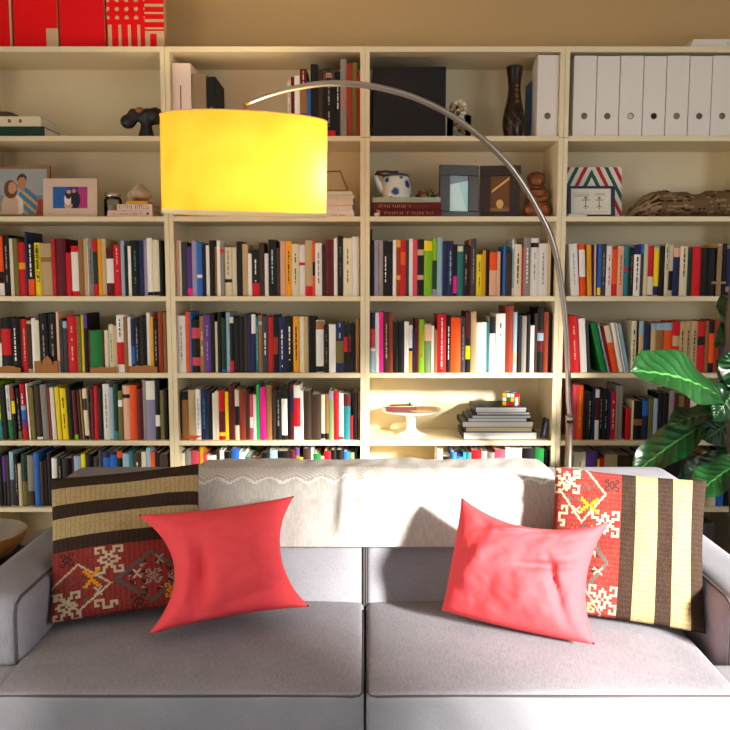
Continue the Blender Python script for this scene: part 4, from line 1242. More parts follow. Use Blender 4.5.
# carved wooden figure
t = thing('carved_figure', 'reddish brown carved wooden figure right of the double picture frame', 'figurine', (at(536.5, 214, YS+.06).x, YS+.075, Z2+.001))
mb = MB().lathe([(0, 0), (.052, 0), (.05, .02), (.044, .07), (.04, .115), (0, .122)], 24)
mb.ball((0, -.004, .152), (.037, .034, .033)); mb.ball((.026, -.03, .03), (.034, .03, .03)); mb.ball((-.03, -.028, .028), (.03, .028, .028))
mb.tube([(-.036, -.02, .105), (-.03, -.046, .078), (.0, -.05, .07)], [.014, .012, .011], 10); mb.tube([(.036, -.02, .105), (.03, -.046, .078), (.004, -.05, .07)], [.014, .012, .011], 10)
mb.build('body', M['redwood'], t, remesh=.004, smooth=True)
MB().ball((0, .006, .166), (.039, .036, .026)).build('cap', plain_cached('6a3414', .45), t, smooth=True)
MB().tube([(-.03, -.024, .126), (0, -.036, .122), (.03, -.024, .126)], .005, 8).build('collar', plain_cached('6a3416', .4), t, smooth=True)

# right second shelf: chevron board, navy frame, cloth bundle
cx0, cx1 = at(566.5, 213, YS+.06).x, at(623, 213, YS+.06).x
zt = at(365, 166, YS+.06).z
def chev(u, v):
    X_ = u*57; y = v*50
    s_ = abs(X_-26.5)+(y-49)*.52+62
    k = s_ % 17.6
    s2 = int(s_//8.8) % 4
    if s_ % 8.8 < 4.6: return lin('e8e0d4')
    return lin('c01424') if int(s_//8.8) % 2 else lin('1c5a4c')
t = thing('chevron_board', 'board with red, green and white chevron stripes behind the navy frame', 'board', (cx0+.002, YS+.085, Z2+.002), (math.radians(-5), 0, 0))
MB().grid(lambda u, v: ((cx1-cx0)*u, -.0006, (zt-Z2)*v), 110, 96, chev).build('striped_face', M['print'], t)
MB().box(0, cx1-cx0, 0, .012, 0, zt-Z2, lin('e8e0d4')).build('board_body', M['matte'], t)
def sketch(u, v):
    ink = lin('6a6860'); pap = lin('e2dccc')
    if .10 < u < .46 and any(abs(v-q) < .012 for q in (.70, .76, .82)): return lin('a8a498')
    if .60 < u < .84 and any(abs(v-q) < .012 for q in (.74, .80)): return lin('a8a498')
    for cx, cy in ((.38, .5), (.70, .5)):
        if abs(u-cx) < .014 and .22 < v < .62: return ink
        if abs(v-.56) < .014 and abs(u-cx) < .10: return ink
        if abs(v-.36-abs(u-cx)*-1.2) < .015 and abs(u-cx) < .07: return ink
        if (u-cx)**2+(v-.64)**2 < .0016: return lin('7a7a70')
    if abs(v-.12) < .008 and .2 < u < .9: return lin('b0aca0')
    return pap
nx0, nx1 = at(568, 213, YS+.02).x, at(616, 213, YS+.02).x
h = at(365, 185.5, YS+.02).z-Z2; w = nx1-nx0
t = thing('drawing_frame', 'navy framed white sheet with small line drawings before the chevron board', 'picture frame', (nx0, YS+.03, Z2+.0022), (math.radians(-7), 0, 0), 'framed photographs on the second shelves')
frame_mesh(w, h, .016, .012, .010).build('frame', plain_cached('161c3c', .5), t, bevel=.001)
picture(t, 'drawing', .013, w-.013, .008, h-.008, .004, sketch, 90, 70)
MB().box(.003, w-.003, .008, .012, .003, h-.003).build('backing', M['card'], t)
sx0 = at(567, 213, YS).x
tt = MB().box(0, .075, 0, .05, 0, .006, lin('d8d4cc')).box(.004, .066, .004, .048, .006, .011, lin('bcc0c0')).build('leaflet', M['matte'], loc=(sx0+.001, YS-.025, Z2+.0003))
tag(tt, 'small pale leaflet lying at the foot of the navy frame', 'leaflet')
t0x, t1x = at(631, 213, YS+.05).x, at(738, 213, YS+.05).x
def bundle(u, v):
    a_ = v*2*PI; q = u
    top = .112*min(1, (q*4.2)**.55)*(1-.10*math.exp(-((q-.62)/.12)**2))*(1+.04*math.exp(-((q-.85)/.08)**2))
    n_ = (.004*math.sin(q*31+a_*3)+.004*math.sin(q*67-a_*5))*(a_ > .6)
    x = t0x+(t1x-t0x)*q
    ry = .085*min(1, (q*5)**.5)
    z = top*.5*(1-math.cos(a_)*1) if True else 0
    z = top*.5+(top*.5+n_)*(-math.cos(a_)); yy = YS+.11+ry*math.sin(a_)
    return (x-(t0x+t1x)/2, yy-(YS+.11), max(0, z))
def bcol(u, v):
    q = mn.noise(Vector((u*7, v*34, 1)))+.6*mn.noise(Vector((u*22, v*50, 5)))
    return lin('2e2018') if q > .42 else (lin('988064') if q < -.3 or (u < .25 and q < .1) else lin('725a42'))
o = MB().grid(bundle, 110, 48, bcol).build('cloth_bundle', M['burlap'], loc=((t0x+t1x)/2, YS+.11, Z2+.0005), smooth=True, merge=.0005)
tag(o, 'low rumpled mottled brown cloth bundle lying right of the chevron board', 'cloth')

# ------------------------------------------------------------------ small things before the books
def cutout(px0, px1, prof, label, row=4):
    x0 = at(px0, 372, FRONT+.01).x; x1 = at(px1, 372, FRONT+.01).x; z0 = SZ[row]+.0004; W_ = x1-x0
    poly = [(0, 0)]+[(W_, 0)]+[(W_*u, .0041*v) for u, v in reversed(prof)]
    o = MB().prism(poly, 0, .006).build('cardboard_cutout', M['card'], loc=(x0, FRONT+.006, z0))
    tag(o, label, 'cutout', 'cardboard cutouts before the books')
cutout(-3, 21, [(0, 5.5), (.2, 6), (.4, 7.5), (.7, 7), (.85, 5.5), (1, 5)], 'low brown cardboard cutout at the left end of the fourth shelf')
cutout(35, 58.5, [(0, 12), (.28, 12), (.33, 7), (.36, 13), (.45, 15), (.56, 18), (.66, 15), (.74, 12), (.78, 7), (.84, 12), (1, 12)], 'brown cardboard cutout with a peaked skyline outline on the fourth shelf')
cutout(90.5, 116, [(0, 5.5), (.3, 5.2), (.35, 6.4), (.55, 6), (.7, 5), (1, 6)], 'brown cardboard cutout before the green book on the fourth shelf')
cutout(129, 157.5, [(0, 7), (.15, 6.5), (.3, 7.8), (.45, 7), (.6, 8), (.8, 6.5), (1, 6)], 'rightmost brown cardboard cutout on the left bookcase fourth shelf')
cx_ = at(718, 290, FRONT+.012).x
t = thing('wooden_cross', 'small plain wooden cross leaning before dark books at the right photo edge', 'cross', (cx_, FRONT+.010, SZ[3]+.0004))
MB().box(-.009, .009, 0, .006, 0, .205).build('upright', M['palewood'], t, bevel=.001)
MB().box(-.028, .030, -.002, .008, .050, .060).build('crossbar', M['palewood'], t, bevel=.001)
t = thing('toy_lizard', 'tiny orange red toy animal lying before the beige book on the fifth shelf', 'toy', (at(193, 437, FRONT+.01).x, FRONT+.0085, SZ[5]+.0004))
mb = MB().tube([(-.032, 0, .012), (-.01, 0, .015), (.012, 0, .014), (.035, 0, .018)], [.003, .006, .006, .002], 10)
mb.build('body', plain_cached('d0481c', .5), t, smooth=True)
for xx in (-.016, .010): MB().tube([(xx, 0, .012), (xx-.003, -.003, 0.001)], .0026, 8).build('leg', plain_cached('d0481c', .5), t, smooth=True)

# ------------------------------------------------------------------ cake stand shelf
Z5 = SZ[5]+.0005
ks = Vector((at(411, 430, FRONT+.125).x, FRONT+.125, Z5))
t = thing('cake_stand', 'white footed cake stand on the fifth shelf', 'cake stand', ks)
CP = [(0, 0), (.062, 0), (.064, .004), (.050, .010), (.026, .022), (.020, .045), (.022, .075), (.034, .092), (.06, .098), (.118, .104), (.131, .113), (.129, .1145), (.115, .109), (0, .106)]
MB().lathe(smooth_prof(CP, 4), 64).build('stand', M['white_gloss'], t, smooth=True)
o = MB().lathe([(0, 0), (.070, 0), (.072, .003), (.068, .006), (0, .007)], 40).build('round_cracker', plain('baked_brown', 'c49a68', .8, vary=.4, scale=60), loc=(ks.x+.045, ks.y-.012, Z5+.1115), smooth=True)
tag(o, 'thin round golden brown biscuit lying on the cake stand', 'biscuit')
t = thing('candle_tray', 'small maroon triangular tray on the cake stand left side', 'tray', (ks.x-.048, ks.y-.022, Z5+.1105))
def tri(s): return [(-.064*s, -.04*s), (.066*s, -.034*s), (.048*s, .045*s), (-.045*s, .04*s)]
o_, i_ = tri(1), tri(.8)
mb = MB(); n = 4
vs = [(x, y, z) for z in (0, .022) for x, y in o_]+[(x, y, z) for z in (.004, .022) for x, y in i_]
fs = [(3, 2, 1, 0)]+[(k, (k+1) % n, n+(k+1) % n, n+k) for k in range(n)]+[(n+k, n+(k+1) % n, 3*n+(k+1) % n, 3*n+k) for k in range(n)]+[(3*n+k, 3*n+(k+1) % n, 2*n+(k+1) % n, 2*n+k) for k in range(n)]+[tuple(2*n+k for k in range(n))]
mb.add(vs, fs); mb.build('tray_body', plain_cached('5a1c20', .5), t)
MB().tube([(x*.9, y*.9, .0235) for x, y in o_+[o_[0]]], .0022, 8).build('rim', plain_cached('c8b078', .4), t, smooth=True)
MB().ball((.043, .034, .028), .005).build('knob', plain_cached('5a2018', .4), t, smooth=True)
# flat stack with the cube
ST = [(463.5, 537.5, 8.2, 'e6e8ea', '3a3c44', 'lowest grey edged book in the stack under the colour cube'),
      (466, 533.5, 5.6, 'f0e2bc', '2a2420', 'cream edged book second from the bottom of the cube stack'),
      (462.5, 534, 6.6, 'f4f2ee', '1c1a1a', 'thick white edged book third from the bottom of the cube stack'),
      (468, 527.5, 4.2, 'eef0f2', '2a2c30', 'middle white edged book of the cube stack'),
      (472, 531, 3.4, 'dfe8ee', '40464c', 'wide thin pale blue edged book fifth in the cube stack'),
      (477, 530.5, 3.0, 'e4e8ea', '5a2820', 'thin book just under the topmost book of the cube stack'),
      (475.5, 527, 6.0, 'e8ecee', '3a3a40', 'topmost book of the stack, directly under the colour cube')]
zc = Z5
for k, (pa, pb, ph, pc, cc, lab) in enumerate(ST):
    xa, xb = at(pa, 425, YS).x, at(pb, 425, YS).x
    flat_book(xa, xb, zc, zc+ph*.0036, YS+.004*((k*3) % 4), .19, cc, lab, 'flat books under the colour cube', pages_front=True, pagecol=pc)
    zc += ph*.0036+.0004
t = thing('puzzle_cube', 'colourful puzzle cube on top of the flat book stack', 'puzzle cube', (at(511, 405, YS+.07).x, YS+.075, zc), (0, 0, math.radians(-32)))
MB().box(-.0275, .0275, -.0275, .0275, 0, .055).build('cube_body', M['black'], t, bevel=.002)
PC = {'w': 'f4f0ea', 'y': 'f0c818', 'r': 'c81820', 'o': 'f06a18', 'g': '108038', 'b': '2060c8', 'l': '8ac8e8'}
def face(name, cols, f):
    mb = MB()
    for j in range(3):
        for i in range(3):
            a0, a1 = -.0265+i*.0182, -.0265+i*.0182+.0164; b0 = .0275+.0265-(j+1)*.0182+.0009; b1 = b0+.0164
            mb.add([f(a0, b0), f(a1, b0), f(a1, b1), f(a0, b1)], [(0, 1, 2, 3)], lin(PC[cols[j*3+i]]))
    mb.build(name, M['print'], t)
face('sticker_face', 'ywyyggywr'.replace('gg', 'gw')[:9] if False else 'ywwwgyyrr', lambda a_, b_: (a_, -.0283, b_))
face('sticker_face', 'rrrlwolwo', lambda a_, b_: (.0283, a_, b_))
face('sticker_face', 'wgrybwogb', lambda a_, b_: (a_, b_-.0275, .0557))
t = thing('upright_gadget', 'slim dark blue gadget leaning at the right end of the cake stand shelf', 'gadget', (at(543.5, 436, YS).x, YS, Z5), (0, math.radians(9), 0))
MB().box(-.006, .006, 0, .05, 0.001, .088).build('casing', plain_cached('2a3450', .35), t, bevel=.003)
MB().box(-.0035, .0035, -.0008, .0006, .02, .075).build('key_strip', plain_cached('8a98b4', .3), t)
# ------------------------------------------------------------------ sofa
sofa = thing('sofa', 'grey linen three-seat sofa with dark piping before the bookcases', 'sofa', (0, 0, 0))
SEAT_Z, SEAT_Y0, SEAT_Y1 = .455, 1.80, 2.40
fb = MB(); softbox(fb, (0, 2.26, .19), (1.09, .42, .10), .02, (6, 6, 2)); fb.build('base', M['sofa'], sofa, smooth=True, merge=.0003)
for x in (-1.02, 1.02):
    for y in (1.95, 2.62): MB().lathe([(0, 0), (.022, 0), (.03, .095), (0, .095)], 16, (x, y, 0)).build('foot', M['wood'], sofa, smooth=True)
fb = MB(); softbox(fb, (.02, 2.65, .44), (1.055, .135, .350), .05, (10, 3, 6)); bf = fb.build('back_frame', M['sofa'], sofa, smooth=True, merge=.0003)
def loop(pts, m=12): return pts+[pts[0], pts[1]]
# piping round the back's top corner
def rr_path(x0, x1, y0, y1, r, z, n=6):
    out = []
    for cx, cy, a0 in ((x1-r, y1-r, 0), (x0+r, y1-r, 90), (x0+r, y0+r, 180), (x1-r, y0+r, 270)):
        for k in range(n+1):
            a = math.radians(a0+90*k/n); out.append((cx+r*math.cos(a), cy+r*math.sin(a), z))
    return out
MB().tube([(1.072, 2.56, z) for z in (.55, .65, .74)]+[(1.066, 2.545, .740), (1.048, 2.528, .760), (1.02, 2.522, .769), (.8, 2.52, .771), (0, 2.52, .772), (-.8, 2.52, .771), (-.98, 2.522, .769), (-1.008, 2.528, .760), (-1.026, 2.545, .740), (-1.032, 2.56, .74), (-1.032, 2.56, .6)], .0045, 8).build('piping', M['pipe'], bf, smooth=True)
for s in (-1, 1):
    xc = s*(.997 if s < 0 else 1.042)
    fb = MB(); softbox(fb, (xc, 2.36, .335), (.098, .385, .285), .055, (3, 8, 5)); ar = fb.build('armrest', M['sofa'], sofa, smooth=True, merge=.0003)
    yy = 1.979
    xi = s*(.9005 if s < 0 else .9455)
    p = [(xi+s*.012, 1.981, .36), (xi+s*.012, 1.981, .50), (xi+s*.013, 1.984, .565), (xi+s*.015, 1.996, .597), (xi+s*.016, 2.03, .607), (xi+s*.016, 2.2, .608), (xi+s*.016, 2.5, .608)]
    MB().tube(p, .004, 8).build('piping', M['pipe'], ar, smooth=True)
    # seat cushion: T-shaped, crowned
    def crown(p, h, s=s):
        return p
    fb = MB()
    def f1(p, h):
        if p.z > 0:
            q = max(0, 1-(p.x/h[0])**2)*max(0, 1-(p.y/h[1])**2); p = p+Vector((0, 0, .022*q**.7))
        wv = .004*math.sin(p.x*17+s)+.003*math.sin(p.x*41+p.z*20)
        if p.y < -h[1]+.06: p = p+Vector((0, wv*(1 if p.z < .06 else .3), 0))
        return p
    softbox(fb, (s*.4555, (SEAT_Y0+SEAT_Y1)/2, SEAT_Z-.09), (.4535, (SEAT_Y1-SEAT_Y0)/2, .09), .018, (30, 20, 5), f1)
    softbox(fb, (s*.995, SEAT_Y0+.083, SEAT_Z-.091), (.125, .083, .089), .018, (8, 8, 5))
    sc_ = fb.build('seat_cushion', M['sofa_top'], sofa, smooth=True, merge=.0003)
    pp = [(s*1.108, 1.95, SEAT_Z-.006), (s*1.108, 1.86, SEAT_Z-.006), (s*1.10, 1.825, SEAT_Z-.006), (s*1.075, 1.804, SEAT_Z-.006)]
    pp += [(s*x, 1.804+.0015*math.sin(x*9), SEAT_Z-.006+.002*math.sin(x*3.2)) for x in (1.0, .9, .8, .7, .6, .5, .4, .3, .2, .1)]
    pp += [(s*.03, 1.804, SEAT_Z-.006), (s*.014, 1.808, SEAT_Z-.006), (s*.0075, 1.82, SEAT_Z-.005), (s*.006, 2.0, SEAT_Z-.004), (s*.006, 2.3, SEAT_Z-.004)]
    MB().tube(pp, .003, 8).build('piping', M['pipe'], sc_, smooth=True)
    # back cushion
    fb = MB(); L = math.radians(21)
    def f2(p, h):
        q = max(0, 1-(p.x/h[0])**2)*max(0, 1-(p.z/h[2])**2)
        if p.y < 0: p = p+Vector((0, -.010*q**.8, 0))
        return Matrix.Rotation(-L, 3, 'X') @ p
    softbox(fb, (s*.4625, 2.482, .590), (.4605, .078, .215), .022, (16, 3, 10), f2)
    bc = fb.build('back_cushion', M['sofa'], sofa, smooth=True, merge=.0003)
    Rm = Matrix.Rotation(-L, 3, 'X'); cc = Vector((s*.4625, 2.482, .590))
    pp = [(-s*.459, -.079, .19), (-s*.459, -.079, -.19)]
    MB().tube([Rm @ Vector(p)+cc for p in pp], .003, 6).build('piping', M['pipe'], bc, smooth=True)

# ------------------------------------------------------------------ throw over the back
HEM = [(2.372, .624), (2.383, .65), (2.402, .70), (2.420, .745), (2.434, .760), (2.454, .800), (2.488, .817), (2.54, .823), (2.60, .821), (2.68, .815), (2.75, .808), (2.792, .795), (2.808, .76), (2.812, .70), (2.814, .60)]
PR = []
for i in range(len(HEM)-1):
    for k in range(6):
        q = k/6; p0, p1, p2, p3 = HEM[max(i-1, 0)], HEM[i], HEM[i+1], HEM[min(i+2, len(HEM)-1)]
        PR.append(tuple(.5*((2*p1[c])+(-p0[c]+p2[c])*q+(2*p0[c]-5*p1[c]+4*p2[c]-p3[c])*q*q+(-p0[c]+3*p1[c]-3*p2[c]+p3[c])*q**3) for c in (0, 1)))
PR.append(HEM[-1])
acc = [0]
for a, b in zip(PR[:-1], PR[1:]): acc.append(acc[-1]+math.dist(a, b))
TL = acc[-1]
def prof(s):
    s = max(0, min(TL, s)); i = max(0, min(len(acc)-2, bisect(acc, s)-1)); q = (s-acc[i])/(acc[i+1]-acc[i])
    a, b = PR[i], PR[i+1]; i0, i1 = max(0, i-4), min(len(PR)-1, i+5); n = Vector((PR[i0][1]-PR[i1][1], PR[i1][0]-PR[i0][0])).normalized()
    i0, i1 = max(0, i-3), min(len(PR)-1, i+6); n2 = Vector((PR[i0][1]-PR[i1][1], PR[i1][0]-PR[i0][0])).normalized(); n = (n*(1-q)+n2*q).normalized()
    return Vector((a[0]+(b[0]-a[0])*q, a[1]+(b[1]-a[1])*q)), n
BX0, BX1 = -.555, .605
def throw(u, v):
    x = BX0+(BX1-BX0)*u; s = TL*v
    p, n = prof(s)
    front = max(0, 1-s/.34)
    d = .006*mn.noise(Vector((x*7, s*5, 2)))+.004*mn.noise(Vector((x*22, s*9, 7)))+.004
    for fx, w_, a_ in ((-.075, .016, .018), (-.015, .022, .010), (.04, .02, .007), (.14, .03, .004), (-.3, .04, .004)):
        sk = fx+(s-.1)*.10
        d += a_*math.exp(-((x-sk)/w_)**2)*math.exp(-((s-.13)/.10)**2)*min(1, max(0, (s)/.05))
    d = max(d, .001)
    if .03 < u < .97: pass
    x += .006*math.sin(s*14)*(1-abs(2*u-1))
    zz = p.y+n.y*-d if False else p.y
    out = Vector((x, p.x, p.y)); nn = Vector((0, n.x, n.y))
    return out+nn*d
grey = lin('b0aca8'); grey2 = lin('b8b4b0'); whit = lin('dcd8d2')
def tcol_(u, v):
    x = (BX1-BX0)*u; s = TL*v
    ph = (x/.083) % 1; zz = .196+.024*abs(2*ph-1)
    if abs(s-zz) < .005: return whit
    if s > zz+.014 and s < .30:
        return whit if (int(x/.006)+int(s/.006)) % 3 == 0 else grey2
    r_ = mn.noise(Vector((x*160, s*40, 0)))
    return grey if r_ > 0 else grey2
o = MB().grid(throw, 200, 130, tcol_).build('throw_blanket', M['knit'], smooth=True, solid=-.004)
tag(o, 'pale grey knitted throw with white zigzag draped over the sofa back', 'blanket')

# ------------------------------------------------------------------ cushions
def cushion(w, h, th, cc, fold=0, seed=0, n=48, colf=None, sag=0):
    mb = MB(); rd = random.Random(seed)
    off = Vector((rd.uniform(0, 9), rd.uniform(0, 9), rd.uniform(0, 9)))
    def shp(u, v, sgn):
        a, b = 2*u-1, 2*v-1
        cx = cc[0] if a < 0 else cc[1]; cy = cc[2] if b < 0 else cc[3]
        x = a*w/2*(1-cx*(1-b*b)**1.0*abs(a)); y = b*h/2*(1-cy*(1-a*a)*abs(b))
        e = max(0, (1-a*a)*(1-b*b))
        z = th*.5*e**.42
        nz = mn.noise(Vector((a*1.6, b*1.6, sgn*3))+off)*.012+mn.noise(Vector((a*5, b*5, sgn*3))+off)*.006+mn.noise(Vector((a*11, b*11, sgn))+off)*.0025
        z += nz*min(1, e*2.5)*min(1, th/.2)**1.5
        for (fa, fb, ang, wd, am) in (fold or []):
            ca, sa = math.cos(ang), math.sin(ang); da, db = a-fa, b-fb
            t_ = da*ca+db*sa; l_ = -da*sa+db*ca
            z += am*math.exp(-(l_/wd)**2-(t_/.42)**2)*min(1, e*4)
        return Vector((x, y, sgn*z))
    mb.grid(lambda u, v: shp(u, v, 1), n, n, colf)
    mb.grid(lambda u, v: shp(u, v, -1), n, n, colf, flip=True)
    return mb
def place(mb, c, yaw, lean, roll, name, m, label, group):
    n0 = Vector((math.sin(yaw), -math.cos(yaw), 0)); z = Vector((0, 0, 1))
    a = Vector((math.cos(yaw), math.sin(yaw), 0))
    b = (z*math.cos(lean)-n0*math.sin(lean)); n = (n0*math.cos(lean)+z*math.sin(lean))
    a2 = a*math.cos(roll)+b*math.sin(roll); b2 = b*math.cos(roll)-a*math.sin(roll)
    mt = Matrix((a2, b2, n)).transposed()
    o = mb.build(name, m, smooth=True, merge=.0004)
    o.matrix_world = Matrix.Translation(c) @ mt.to_4x4()
    return tag(o, label, 'cushion', group)
R = math.radians
CORAL = 'coral cushions on the sofa'; KIL = 'woven kilim cushions in the sofa corners'
folds = [(-.50, -.55, 1.8, .13, -.024), (-.42, -.1, 1.6, .12, -.040), (-.7, -.85, 2.4, .05, .012), (.2, -.7, .3, .12, -.008), (.5, .5, .7, .12, .010)]
place(cushion(.45, .32, .19, (.38, .30, .08, .06), folds, 3), Vector((-.395, 2.16, .655)), R(20), R(24), R(1.5), 'throw_pillow', M['coral'],
      'plain coral cushion at left, leaning before the brown striped kilim cushion', CORAL)
folds = [(.35, .05, .2, .07, -.028), (.55, -.25, 1.9, .06, -.02), (-.1, .75, .5, .06, .016), (-.55, -.1, 1.3, .12, .012), (.1, -.5, .6, .16, .01)]
place(cushion(.425, .325, .22, (.04, .20, -.04, .34), folds, 8), Vector((.443, 2.128, .652)), R(-24), R(24), R(-2.5), 'throw_pillow', M['coral'],
      'plain coral cushion at right, tilted before the upright striped kilim cushion', CORAL)
# kilim pattern, v runs from the plain end (0) to the patterned end (1)
HOOK = ["XXXX...XXXX", "X..X...X..X", "XX.XX.XX.XX", "....XXX....", "..XXX.XXX..", ".XX..X..XX.", "..XXX.XXX..", "....XXX....", "XX.XX.XX.XX", "X..X...X..X", "XXXX...XXXX"]
CROSS = ["XX...XX", ".XX.XX.", "..XXX..", "...X...", "..XXX..", ".XX.XX.", "XX...XX"]
ESS = ["XXXX.....", "X..X..XXX", "XX.X..X.X", "...XXXX.."]
kc = {'d': lin('32261f'), 'd2': lin('3a2c24'), 'c': lin('aa946a'), 'c2': lin('98835a'), 'r': lin('7c2e2a'), 'r2': lin('8a3a32'), 'w': lin('b8a88c'), 'o': lin('d48a1c'), 't': lin('4a5450'), 'g': lin('8a8478'), 'k': lin('3a2824')}
NK = 120
def kilim_pix():
    P = [[None]*NK for _ in range(NK)]
    rd = random.Random(4)
    for j in range(NK):
        v = j/NK
        for i in range(NK):
            if v < .09: k = 'd'
            elif v < .215: k = 'c'
            elif v < .315: k = 'd'
            elif v < .455: k = 'c'
            elif v < .545: k = 'd'
            else: k = 'r'
            if k in 'dcr' and (i % 4 == 0 or rd.random() < .18): k += '2'
            P[j][i] = k
    def stamp(S, ci, cj, col, m=1):
        for b, row in enumerate(S):
            for a, ch in enumerate(row):
                if ch == 'X':
                    for q in range(m):
                        for p in range(m):
                            i, j = ci+a*m+p, cj+b*m+q
                            if 0 <= i < NK and 66 <= j < NK: P[j][i] = col
    def diamond(ci, cj, R_, cols, wd=3):
        for j in range(66, NK):
            for i in range(NK):
                d = abs(i-ci)*.72+abs(j-cj)
                if R_-wd < d < R_: P[j][i] = cols[0]
                elif d <= R_-wd:
                    if (int(d/3.2) % 2 == 0) and (abs(i-ci) % 9 > 3): P[j][i] = cols[1 if (i//5+j//4) % 2 else 2]
    diamond(78, 94, 21, ('t', 'g', 'k')); diamond(22, 96, 19, ('w', 't', 'r2'), 2); diamond(118, 96, 20, ('g', 'o', 't'), 2)
    stamp(HOOK, 36, 67, 'w', 2); stamp(HOOK, 2, 99, 'w', 2); stamp(HOOK, 96, 66, 'g', 2); stamp(CROSS, 26, 84, 'o', 2)
    stamp(HOOK, 62, 108, 'k', 1); stamp(CROSS, 34, 98, 'w', 1); stamp(ESS, 34, 108, 'w', 2); stamp(HOOK, 8, 68, 'k', 1); stamp(CROSS, 64, 88, 'w', 1)
    stamp(CROSS, 82, 78, 'g', 1); stamp(HOOK, 88, 102, 'o', 1); stamp(ESS, 98, 110, 'g', 2); stamp(HOOK, 74, 89, 'g', 1)
    return P
KP = kilim_pix()
def kil(u, v):
    return kc[KP[min(NK-1, int((1-v)*NK))][min(NK-1, int(u*NK))]]
def kil_rot(u, v):                                     # the other cushion lies turned, plain end to the right
    return kc[KP[min(NK-1, int((1-u)*NK))][min(NK-1, int((1-v)*NK))]]
place(cushion(.438, .42, .11, (.03, .05, .02, .03), [(.0, .7, 0, .2, -.012), (-.3, -.2, 1.2, .3, .01)], 5, NK, kil), Vector((-.701, 2.272, .682)), R(9), R(29), R(4), 'kilim_cushion', M['kilim'],
      'woven cushion at left with horizontal brown and cream stripes over red ornament', KIL)
place(cushion(.432, .43, .11, (.03, .05, .03, .03), [(.6, .1, 1.5, .12, .006), (.2, .2, 1.2, .3, .01)], 6, NK, kil_rot), Vector((.757, 2.222, .681)), R(-14), R(28), R(-2.5), 'kilim_cushion', M['kilim'],
      'woven cushion at right with upright brown and cream stripes beside red ornament', KIL)

# ------------------------------------------------------------------ arc lamp
lamp = thing('arc_floor_lamp', 'steel arc floor lamp with a large yellow drum shade reaching over the sofa', 'floor lamp', (.774, 2.95, 0))
base = Vector((.774, 2.95, 0))
px_pts = [(569, 440), (568.6, 400), (568, 370), (566.8, 340), (564.6, 312), (561, 283), (556.5, 258), (550, 235), (538.5, 211), (522, 183), (504, 159.5), (475, 132.3), (446, 112.5), (417.5, 98.8), (388.8, 89.8), (360, 84.6), (324, 83.8), (291.5, 88.7), (268.4, 95), (246, 103.6)]
SHC = Vector((-.396, 2.66, 0))
PTS = []
for k, (a, b) in enumerate(px_pts):
    Yk = 2.95 if k < 3 else 2.95-.29*((k-2)/(len(px_pts)-3))**1.1
    PTS.append(at(a, b, Yk))
dense = []
for i in range(len(PTS)-1):
    p0, p1, p2, p3 = PTS[max(i-1, 0)], PTS[i], PTS[i+1], PTS[min(i+2, len(PTS)-1)]
    for k in range(4):
        q = k/4; dense.append(.5*((2*p1)+(-p0+p2)*q+(2*p0-5*p1+4*p2-p3)*q*q+(-p0+3*p1-3*p2+p3)*q**3))
dense.append(PTS[-1])
low = [p for p in dense]
MB().lathe([(0, 0), (.15, 0), (.155, .008), (.155, .035), (.148, .042), (.03, .044), (0, .044)], 48).build('base', M['steel'], lamp, smooth=True)
zj = at(569, 417, 2.95).z
pole = MB().tube([(0, 0, .04), (0, 0, zj*.5), (0, 0, zj)], .0135, 20); pole.build('lower_pole', M['steel'], lamp, smooth=True)
MB().tube([(0, 0, zj-.02), (0, 0, zj+.006)], .0155, 20).build('collar', M['steel'], lamp, smooth=True)
arcp = [(0, 0, zj-.01), (0, 0, zj+.02)]+[tuple(p-base) for p in dense if p.z > zj+.05]
MB().tube(arcp, [.0105]*(len(arcp)-14)+[.0105-.004*k/13 for k in range(14)], 16).build('arc', M['steel'], lamp, smooth=True)
# shade, tilted a little towards the room and down at the right
stz = at(245, 120, 2.66).z; sbz = at(245, 214.5, 2.66).z; sh_c = Vector((SHC.x, SHC.y, (stz+sbz)/2))-base; SHH = (stz-sbz)/2; SR = .269
tilt = (Matrix.Rotation(R(1.7), 4, 'Y') @ Matrix.Rotation(R(5.5), 4, 'X'))
sm = Matrix.Translation(sh_c) @ tilt
shd = MB().lathe([(SR, -SHH), (SR, -SHH*.5), (SR, 0), (SR, SHH*.5), (SR, SHH)], 96).xf(sm).build('shade', M['shade'], lamp, smooth=True)
for z in (-SHH, SHH):
    MB().tube([(SR*math.cos(2*PI*k/96), SR*math.sin(2*PI*k/96), z) for k in range(97)], .0022, 6, cap=False).xf(sm).build('rim', plain_cached('e8c878'), shd, smooth=True)
MB().lathe([(SR+.0012, -SHH-.002), (SR+.0012, -SHH+.014)], 96).xf(sm).build('hem_band', M['diffuser'], shd, smooth=True)
MB().lathe([(0, -SHH+.012), (SR-.004, -SHH+.012)], 64).xf(sm).build('diffuser', M['diffuser'], lamp)
sp = MB()
for k in range(3):
    a = R(90+120*k); sp.tube([(.012*math.cos(a), .012*math.sin(a), SHH-.012), ((SR-.002)*math.cos(a), (SR-.002)*math.sin(a), SHH-.004)], .002, 6)
sp.lathe([(0, SHH-.03), (.014, SHH-.03), (.014, SHH+.008), (.006, SHH+.014), (0, SHH+.014)], 20)
sp.xf(sm).build('shade_carrier', M['steel'], lamp, smooth=True)
tipz = Vector(arcp[-1]); topc = sm @ Vector((0, 0, SHH+.010))
MB().tube([tipz+Vector((0, 0, .001)), (tipz+topc)/2, topc], .006, 12).ball(tipz, .0085, 14, 8).build('joint', M['brass'], lamp, smooth=True)
MB().lathe([(0, .04), (.018, .04), (.018, .10), (.012, .11), (.012, SHH-.02), (0, SHH-.02)], 20).xf(sm).build('socket', M['white'], lamp, smooth=True)
bulb_m = bpy.data.materials.new('lit_bulb'); bulb_m.use_nodes = True
bulb_m.node_tree.nodes['Principled BSDF'].inputs['Emission Color'].default_value = (1, .85, .6, 1)
